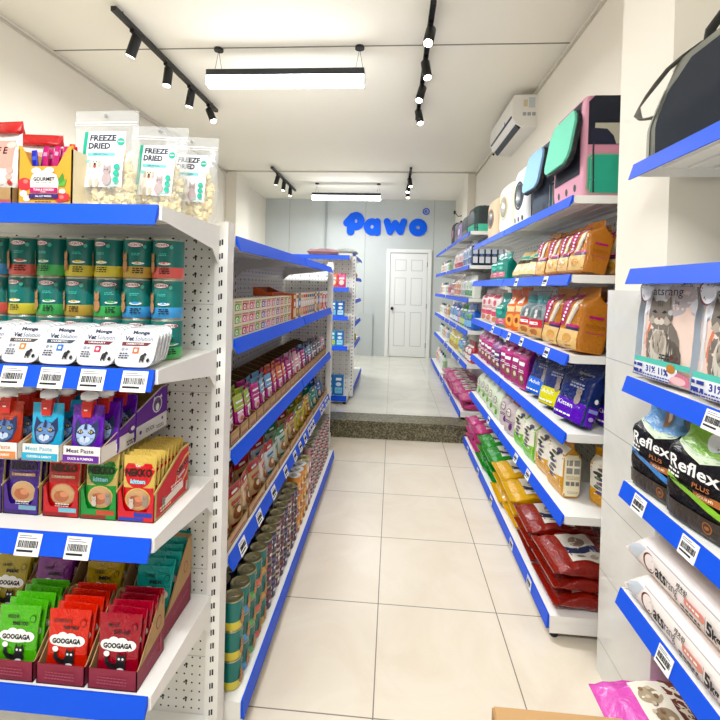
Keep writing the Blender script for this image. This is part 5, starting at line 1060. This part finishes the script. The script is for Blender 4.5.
for i in range(3): place(('bp3', 0), bluepack('#1F7FC8', '#8AD0F0', .11, .24), (-.86+i*.118, Ye, PZ+.102), 0, f'large blue pad pack, {nth(i)} from left, bottom deck of small end rack', 'pad pack', 'large blue pad packs')
def cushion(c, c2): return lambda: bagmesh(.38, .40, .08, 'pillow', fabric(c), art=[E_(0, .2, .10, .10, fabric(c2))], seed=61, crk=.012).build('pet_bed')
o = place('cu1', cushion('#B88A96', '#5A3A40'), (-.86, 5.26, 1.975+.045), (-PI/2, 0, .1), 'dusty pink folded pet bed lying on top of small end rack', 'pet bed')
o = place('cu2', cushion('#C8C8C2', '#A8B0AC'), (-.70, 5.95, 2.035+.045), (-PI/2, 0, 0), 'pale grey pet bed lying on top of narrow rack on raised floor', 'pet bed')
NR = [(1, '#E0843A', 'orange ball toy', .04), (2, '#C83A2A', 'small red toy', .025), (3, '#1F2A6A', 'navy toy', .03), (4, '#E0D02A', 'yellow box toy', .045)]
for k, c, nm, r_ in NR:
    for j in range(3):
        def tb(c=c, r_=r_, k=k):
            if k == 4: return MB().box(-.04, -.04, 0, .04, .04, .09, pap(c)).art([R_(-.03, .03, .03, .06, W1)]).build('toy_box')
            t = MB().lathe([(r_*.3, 0), (r_*.8, r_*.3), (r_, r_), (r_*.8, r_*1.7), (r_*.3, r_*2)], mat(c, .5), 18); return t.build('toy_ball')
        place(('toy', k), tb, (-.58, 5.85+j*.4, [2.03, 1.73, 1.42, 1.1, .8][k]+.001), PI/2, f'{nm}, {nth(j)} along the narrow rack on raised floor', 'toy', nm + 's on the narrow rack')

# ================================================================== NEAR RIGHT RACK: GOODS
def cat_photo(s=1.0, cx=0, cz=.17, tone='#8C8278'):
    c1, c2, c3, c4 = pap(tone), pap('#B3A99C'), pap('#D8D0C4'), pap('#5e564e')
    a = [E_(cx+.012, cz-.045*s, .066*s, .082*s, c1), E_(cx+.030, cz-.075*s, .060*s, .06*s, c4), E_(cx-.004, cz-.045*s, .034*s, .058*s, c3), E_(cx-.004, cz-.03*s, .026*s, .035*s, c2), E_(cx-.004, cz+.048*s, .047*s, .043*s, c1),
         P_([(cx-.047*s, cz+.06*s), (cx-.018*s, cz+.08*s), (cx-.04*s, cz+.105*s)], c1), P_([(cx+.040*s, cz+.06*s), (cx+.012*s, cz+.08*s), (cx+.034*s, cz+.105*s)], c1),
         P_([(cx-.034*s, cz+.058*s), (cx-.022*s, cz+.063*s), (cx-.012*s, cz+.055*s), (cx-.022*s, cz+.053*s)], INK), P_([(cx+.026*s, cz+.058*s), (cx+.014*s, cz+.063*s), (cx+.004*s, cz+.055*s), (cx+.014*s, cz+.053*s)], INK),
         P_([(cx-.030*s, cz+.048*s), (cx-.050*s, cz+.030*s), (cx-.036*s, cz+.020*s), (cx-.015*s, cz+.026*s)], c2), P_([(cx+.022*s, cz+.048*s), (cx+.042*s, cz+.030*s), (cx+.028*s, cz+.020*s), (cx+.008*s, cz+.026*s)], c2),
         E_(cx-.012*s, cz+.030*s, .012*s, .010*s, c3), E_(cx+.004*s, cz+.030*s, .012*s, .010*s, c3), E_(cx-.004*s, cz+.038*s, .005*s, .004*s, pap('#9A5A50')), R_(cx-.012*s, cz+.072*s, cx-.009*s, cz+.085*s, c4), R_(cx-.004*s, cz+.074*s, cx-.001*s, cz+.088*s, c4), R_(cx+.004*s, cz+.072*s, cx+.007*s, cz+.085*s, c4)]
    r = random.Random(3)
    for i in range(64): x = cx+r.uniform(-.045, .055)*s; z = cz+r.uniform(-.11, .0)*s; a.append(P_([(x, z), (x+.004*s, z+.002), (x+.002*s, z+.022*s)], [c4, c2, c3][i % 3]))
    a += [E_(cx-.02*s, cz-.118*s, .016*s, .010*s, c3), E_(cx+.012*s, cz-.118*s, .016*s, .010*s, c3)]
    return a
def catstrong_bag():
    W, H, D = .262, .335, .10; pk_ = mat('#F0D6C8', .4, 0, .4, 20); wt = mat('#ECEBEE', .38, 0, .4, 20); BR = pap('#6A2A22')
    a = [R_(-W*.47, .004, W*.47, H*.97, pk_), P_([(-W*.47, H*.60), (-W*.2, H*.70), (W*.1, H*.66), (W*.3, H*.72), (W*.47, H*.62), (W*.47, H*.98), (-W*.47, H*.98)], mat('#DDE2EC', .4, 0, .4, 20)),
         P_([(W*.05, H*.62), (W*.20, H*.66), (W*.47, H*.85), (W*.47, H*.98), (W*.02, H*.98), (-W*.1, H*.80)], mat('#BDB6BA', .4)), P_([(-W*.47, H*.3), (-W*.42, H*.3), (-W*.40, H*.95), (-W*.47, H*.95)], wt), E_(-W*.20, H*.36, W*.18, H*.27, pap('#E08A6A')), E_(-W*.15, H*.37, W*.18, H*.265, pap('#EFE0D6'))]
    a += cat_photo(1.10, -W*.13, .158, '#7d756d')
    a += [P_([(-.085+.030*math.cos(t*PI/8), H*.86+.034*math.sin(t*PI/8)) for t in range(3, 15)] + [(-.085+.022*math.cos(t*PI/8), H*.86+.026*math.sin(t*PI/8)) for t in range(14, 2, -1)], BR) if 0 else E_(-.092, H*.845, .032, .034, BR), E_(-.087, H*.848, .028, .030, mat('#DDE2EC', .4, 0, .4, 20)), R_(-.066, H*.86, -.050, H*.90, mat('#DDE2EC', .4, 0, .4, 20)),
          T_('atsrang', .012, H*.835, .030, INK, w=.125, b=.0), T_('캣츠랑', .085, H*.92, .016, INK, w=.05), T_('2kg', .055, H*.755, .013, INK), E_(.03, H*.66, .010, .008, pap('#B8B8BC')),
          R_(-W*.45, H*.165, W*.46, H*.215, pap('#5CC8B8')), R_(-W*.45, .012, W*.30, H*.165, pap('#EEF0F4')), T_('31%', -.035, H*.115, .021, pap('#2B3F9A'), b=.04), T_('11%', .02, H*.115, .021, pap('#2B3F9A'), b=.04), P_([(W*.16, .012), (W*.46, .012), (W*.46, H*.12), (W*.30, H*.14)], pap('#E08AA0')), E_(W*.2, H*.16, .018, .014, pap('#C88A3A')), E_(W*.3, H*.07, .03, .012, pap('#F4C8C8')),
          E_(.052, H*.26, .006, .007, BR), E_(.075, H*.26, .004, .005, BR)] + dash(.0, H*.26, .045, .005, INK, n=2) + dash(-.115, H*.12, -.07, .010, pap('#2B3F9A'), n=2) + dash(-.115, H*.055, .06, .004, pap('#2B3F9A'), n=2) + [R_(-.128, H*(.8+.03*q), -.112, H*(.8+.03*q)+.0015, BR) for q in range(3)]
    a += [R_(-D*.45, .01, D*.45, H*.9, mat('#C8D6E2', .4, 0, .4, 20), 'l')]
    return bagmesh(W, H, D, 'brick', wt, mat('#E6DAD4', .4, 0, .4, 20), art=a, seed=71, nv=26, N=40, crk=.003).build('cat_food_bag')
place('cts', catstrong_bag, (NXF+.035+.055, 1.437, NZ[2]+.005), (-.05, 0, RZR+.10), 'white and blush cat food bag with seated tabby cat, nearer the pillar', 'pet food bag')
place('cts', catstrong_bag, (NXF+.035+.055, 1.152, NZ[2]+.005), (-.05, 0, RZR+.10), 'white and blush cat food bag with tabby cat, cut by right picture edge', 'pet food bag')
def reflex_bag(c, c2, plus):
    def f():
        W, H, D = .20, .325, .10; bk = foil('#0E0F12', .35); cc_ = foil(c, .28); pl = foil(c2, .4); HB = 0; BN = pap('#B5713A')
        a = [P_([(-W*.46, H*.70), (W*.46, H*.70), (W*.46, H*.655), (W*.1, H*.585), (-W*.2, H*.63), (-W*.46, H*.69)], cc_), P_([(-W*.40, H*.70), (-W*.2, H*.645), (W*.1, H*.59), (W*.47, H*.665), (W*.47, H*.645), (W*.1, H*.57), (-W*.2, H*.625), (-W*.45, H*.69)], pap('#DDEBD0'))]
        if plus: a += [E_(W*.20, H*.80, .022, .030, pap('#5A5450')), E_(W*.20, H*.875, .019, .018, pap('#6E665E')), E_(W*.16, H*.76, .030, .024, pap('#E8EEEE')), P_([(W*.12, H*.90), (W*.15, H*.97), (W*.19, H*.91)], pap('#6E665E')), P_([(W*.28, H*.90), (W*.27, H*.97), (W*.22, H*.91)], pap('#6E665E')), E_(W*.17, H*.885, .003, .003, pap('#D8B84A')), E_(W*.24, H*.885, .003, .003, pap('#D8B84A')), E_(W*.2, H*.855, .007, .006, pap('#D8D4CC'))]
        else: a += [E_(W*.12, H*.78, .016, .030, pap('#A8805A')), E_(W*.14, H*.85, .012, .014, pap('#C8A078')), E_(W*.14, H*.80, .007, .02, pap('#E8DCCC'))]
        a += [T_('Reflex', -W*.0, H*.50, .036, W1, w=W*.80, b=.02, a=-2), T_('PLUS', W*.14, H*.385, .013, BN, w=.05), R_(W*.04, H*.29, W*.44, H*.345, BN), T_('GOURMET', W*.24, H*.317, .008, pap('#F2E2C8'), w=.055), P_([(-W*.45, H*.36), (-W*.2, H*.30), (W*.45, H*.20), (W*.45, H*.255), (-W*.2, H*.35), (-W*.45, H*.40)], pl), R_(-W*.46, H*.03, W*.46, H*.17, foil('#3a332a', .5)), E_(W*.28, H*.10, .015, .015, BN), E_(W*.28, H*.10, .012, .012, foil('#3a332a', .5)), E_(W*.28, H*.10, .007, .005, BN)]
        a += dash(-W*.42, H*.42, -W*.18, .006, W1, n=2) + dash(-W*.38, H*.345, W*.3, .004, INK, n=1) + dash(-.03, H*.6, .02, .004, W1, 'l', 8)
        return bagmesh(W, H, D, 'pinch', bk, bk, bands=[(.222, .325, cc_, 1)], art=a, seed=73, nv=18, N=32, crk=.006).build('cat_food_bag')
    return f
place('rf1', reflex_bag('#86B8EA', '#5A9AD8', False), (NXF+.02+.05, 1.475, NZ[3]+.001), (-.03, 0, RZR+.12), 'black cat food bag with light blue folded top', 'pet food bag')
place('rf2', reflex_bag('#94C452', '#9CCF4A', True), (NXF+.02+.05, 1.275, NZ[3]+.001), (-.03, 0, RZR+.16), 'black cat food bag with lime green top and cat picture', 'pet food bag')
place('rf2', reflex_bag('#94C452', '#9CCF4A', True), (NXF+.02+.06, 1.07, NZ[3]+.001), (-.03, 0, RZR+.1), 'black cat food bag just outside the right edge of view', 'pet food bag')
def big_sack():
    """wide flat sack; the thin printed edge faces the aisle, local x along the shelf"""
    L, Hh, Dp = .62, .116, .34; wt = mat('#F1E7E2', .35, 0, .5, 18); r = empty('cat_food_sack'); mb = MB(); rs = []; N = 32; n = 22
    for i in range(n+1):
        u = i/n; x = -L/2 + L*u; e = min(u, 1-u); h = Hh/2*(.10+.90*min(1, e/.14)**.7); d = Dp/2*(.97+.03*min(1, e/.1)); ring = []
        for j in range(N):
            th = 2*PI*(j+.5)/N; c, s_ = math.cos(th), math.sin(th); nn = noise.noise(Vector((x*18, c*3, s_*3)))*.004
            ring.append((x, d*math.copysign(abs(c)**(2/5), c), (h+nn)*math.copysign(abs(s_)**(2/3.2), s_)+Hh/2 + (-.034*(1-min(1, u/.14)) if u < .14 else 0)))
        rs.append(ring)
    mb.rings(rs, wt); sal = pap('#E89A8A'); BR = pap('#6A2A22')
    z = Hh*.5
    mb.art([R_(-L*.46, z-.040, L*.46, z-.034, mat('#E8A898', .4)), R_(-L*.46, z+.034, L*.46, z+.037, mat('#B8B0B0', .4)), P_([(-L*.49, z-.02), (-L*.36, z+.028), (-L*.30, z+.03), (-L*.38, z-.03)], mat('#C9D3DE', .35)), E_(-.165, z+.0, .030, .028, BR), E_(-.160, z+.002, .026, .024, mat('#F1E7E2', .35)), T_('ats', -.105, z-.002, .032, INK, w=.052, b=.02), T_('rang', -.052, z-.008, .028, pap('#5a5556'), w=.048, b=-.0),
            T_('캣츠랑', -.012, z+.018, .020, INK, w=.045), R_(.010, z-.008, .074, z+.012, sal), E_(.010, z+.002, .008, .010, sal), E_(.074, z+.002, .008, .010, sal)] + dash(.014, z-.001, .072, .006, W1, n=1) + dash(-.01, z-.020, .07, .006, INK, n=2) + [R_(.088, z-.02, .0895, z+.02, pap('#8a8486')), T_('5', .104, z-.001, .034, INK, b=.04), T_('kg', .130, z-.006, .032, INK, w=.030, b=.04),
            R_(-.12, -Dp*.42, .26, Dp*.10, mat('#E9DAD4', .35), 't'), R_(-.02, -.02, .28, .15, mat('#9aa2aa', .4), 't'), E_(.10, .06, .11, .07, pap('#E07A6A'), 't'), E_(.12, .075, .10, .06, pap('#6e665e'), 't'), E_(.16, .08, .05, .035, pap('#A49A8E'), 't')])
    mb.build('sack_body', r); return r
place('bs', big_sack, (NXF-.002+.17, 1.248, NZ[4]+.001), RZR, 'white five kilo cat food sack lying on lowest near shelf, underneath the other', 'sack')
place('bs', big_sack, (NXF+.008+.17, 1.262, NZ[4]+.1175), RZR, 'white five kilo cat food sack lying on top of its twin', 'sack')
# soft mesh carrier bag on the top near shelf
def soft_bag():
    r = empty('pet_carrier'); W, H, D = .50, .34, .30; G = fabric('#77786E'); NVm = mat('#0C1725', .9, 0, .2, 400); LG = fabric('#A2A398')
    mb = MB(); rs = []; N = 36
    for i in range(13):
        v = i/12; a = W/2*(1-.10*v*v); b_ = D/2*(1-.55*max(0, v-.35)/.65); n = 10; rs.append([(a*math.copysign(abs(math.cos(2*PI*(j+.5)/N))**(2/n), math.cos(2*PI*(j+.5)/N)), b_*math.copysign(abs(math.sin(2*PI*(j+.5)/N))**(2/n), math.sin(2*PI*(j+.5)/N)), v*H) for j in range(N)])
    mb.rings(rs, G, smooth=True); mb.ao = .0035
    mb.art([P_([(-W*.33, .022), (W*.36, .022), (W*.33, H*.90), (-W*.22, H*.90), (-W*.34, H*.66)], NVm), P_([(-D*.34, .02), (D*.36, .02), (D*.2, H*.88), (-D*.16, H*.88)], mat('#232B2C', .25, coat=.5), 'l'), R_(-W*.485, .0, -W*.455, H*.7, mat('#2b3030', .3, coat=.4)), R_(-W*.45, .0, -W*.40, H*.72, LG), R_(W*.38, .0, W*.49, H*.8, LG)])
    mb.build('carrier_body', r)
    MB().tube([(-W*.36, -D/2*.98, .01), (-W*.365, -D/2*.9, H*.5), (-W*.30, -D/2*.45, H*.96)], .006, fabric('#5c5d56'), 6, .5).build('piping', r); MB().tube([(W*.38, -D/2*.98, .01), (W*.37, -D/2*.9, H*.5), (W*.30, -D/2*.45, H*.96)], .006, fabric('#5c5d56'), 6, .5).build('piping', r)
    MB().tube([(-W*.40, -D*.30, H*.50), (-W*.46, -D*.46, H*.47), (-W*.52, -D*.50, H*.49), (-W*.56, -D*.50, H*.55), (-W*.57, -D*.48, H*.64), (-W*.55, -D*.42, H*.74), (-W*.50, -D*.36, H*.84), (-W*.43, -D*.3, H*.94), (-W*.36, -D*.2, H*1.02), (-W*.22, -D*.15, H*1.04)], .013, fabric('#6b6c64'), 8, .25).build('shoulder_strap', r)
    MB().tube([(-W*.24, -D*.10, H*.97), (-W*.20, -D*.12, H*1.13), (0, -D*.14, H*1.22), (W*.20, -D*.12, H*1.13), (W*.24, -D*.1, H*.97)], .016, fabric('#3f403c'), 8, .35).build('carry_handle', r)
    return r
place('soft', soft_bag, (NXF+.03+.15, 1.335, NZ[0]+.001), RZR, 'grey fabric pet carrier bag with navy mesh window on top near shelf', 'pet carrier')
def litter_sack():
    L, W, T = .47, .38, .125; pk_ = foil('#DE6ABF', .25)
    mb = bagmesh(W, L, T, 'pillow', pk_, seed=81, nv=22, crk=.009, N=36, art=[P_([(-W*.40, L*.22), (W*.42, L*.20), (W*.42, L*.86), (-W*.34, L*.84)], pap('#E9E2D4')), R_(-W*.40, L*.42, W*.41, L*.53, pap('#6B3324')), T_('COFFEE SCENTED', 0, L*.475, .022, pap('#E8D8C0'), w=.25, b=.03), E_(-W*.24, L*.31, .030, .035, pap('#A89880')), E_(-W*.05, L*.33, .030, .030, pap('#8E7C64')), T_('HYGIENE', -W*.02, L*.61, .042, INK, w=.27, b=.05), T_('Comfy', W*.0, L*.75, .036, INK, w=.16)] + [E_(-W*(.30-.07*(i % 7)), L*(.27+.03*(i // 7)+.02*(i % 3)), .007, .007, pap(['#8A6A4A', '#C8B8A0'][i % 2])) for i in range(14)])
    return mb.build('cat_litter_sack')
place('lit', litter_sack, (.700, 1.36, .206+.072), (-PI/2, 0, RZR), 'bright pink cat litter sack lying on the deck under the near shelves', 'sack', None, (1, 1.12, 1))
def carton():
    k = mat('#B98F5C', .8, 0, .1, 30, var=.08); r = empty('cardboard_box'); w, d, h, t = .40, .42, .30, .006
    mb = MB().box(0, 0, 0, w, d, t, k).box(0, 0, t, w, t, h, k).box(0, d-t, t, w, d, h, k).box(0, t, t, t, d-t, h, k).box(w-t, t, t, w, d-t, h, k); mb.build('box_body', r)
    for nm, x0, x1, y0, y1, rx in (('box_flap', t, w-t, d-.13, d, 0),): MB().box(x0, y0, h, x1, y1, h+.004, mat('#C49A66', .8, 0, .1, 30)).build(nm, r)
    return r
place('carton', carton, (.345, .985, 0), 0, 'open brown cardboard box on the floor at bottom of view', 'cardboard box')
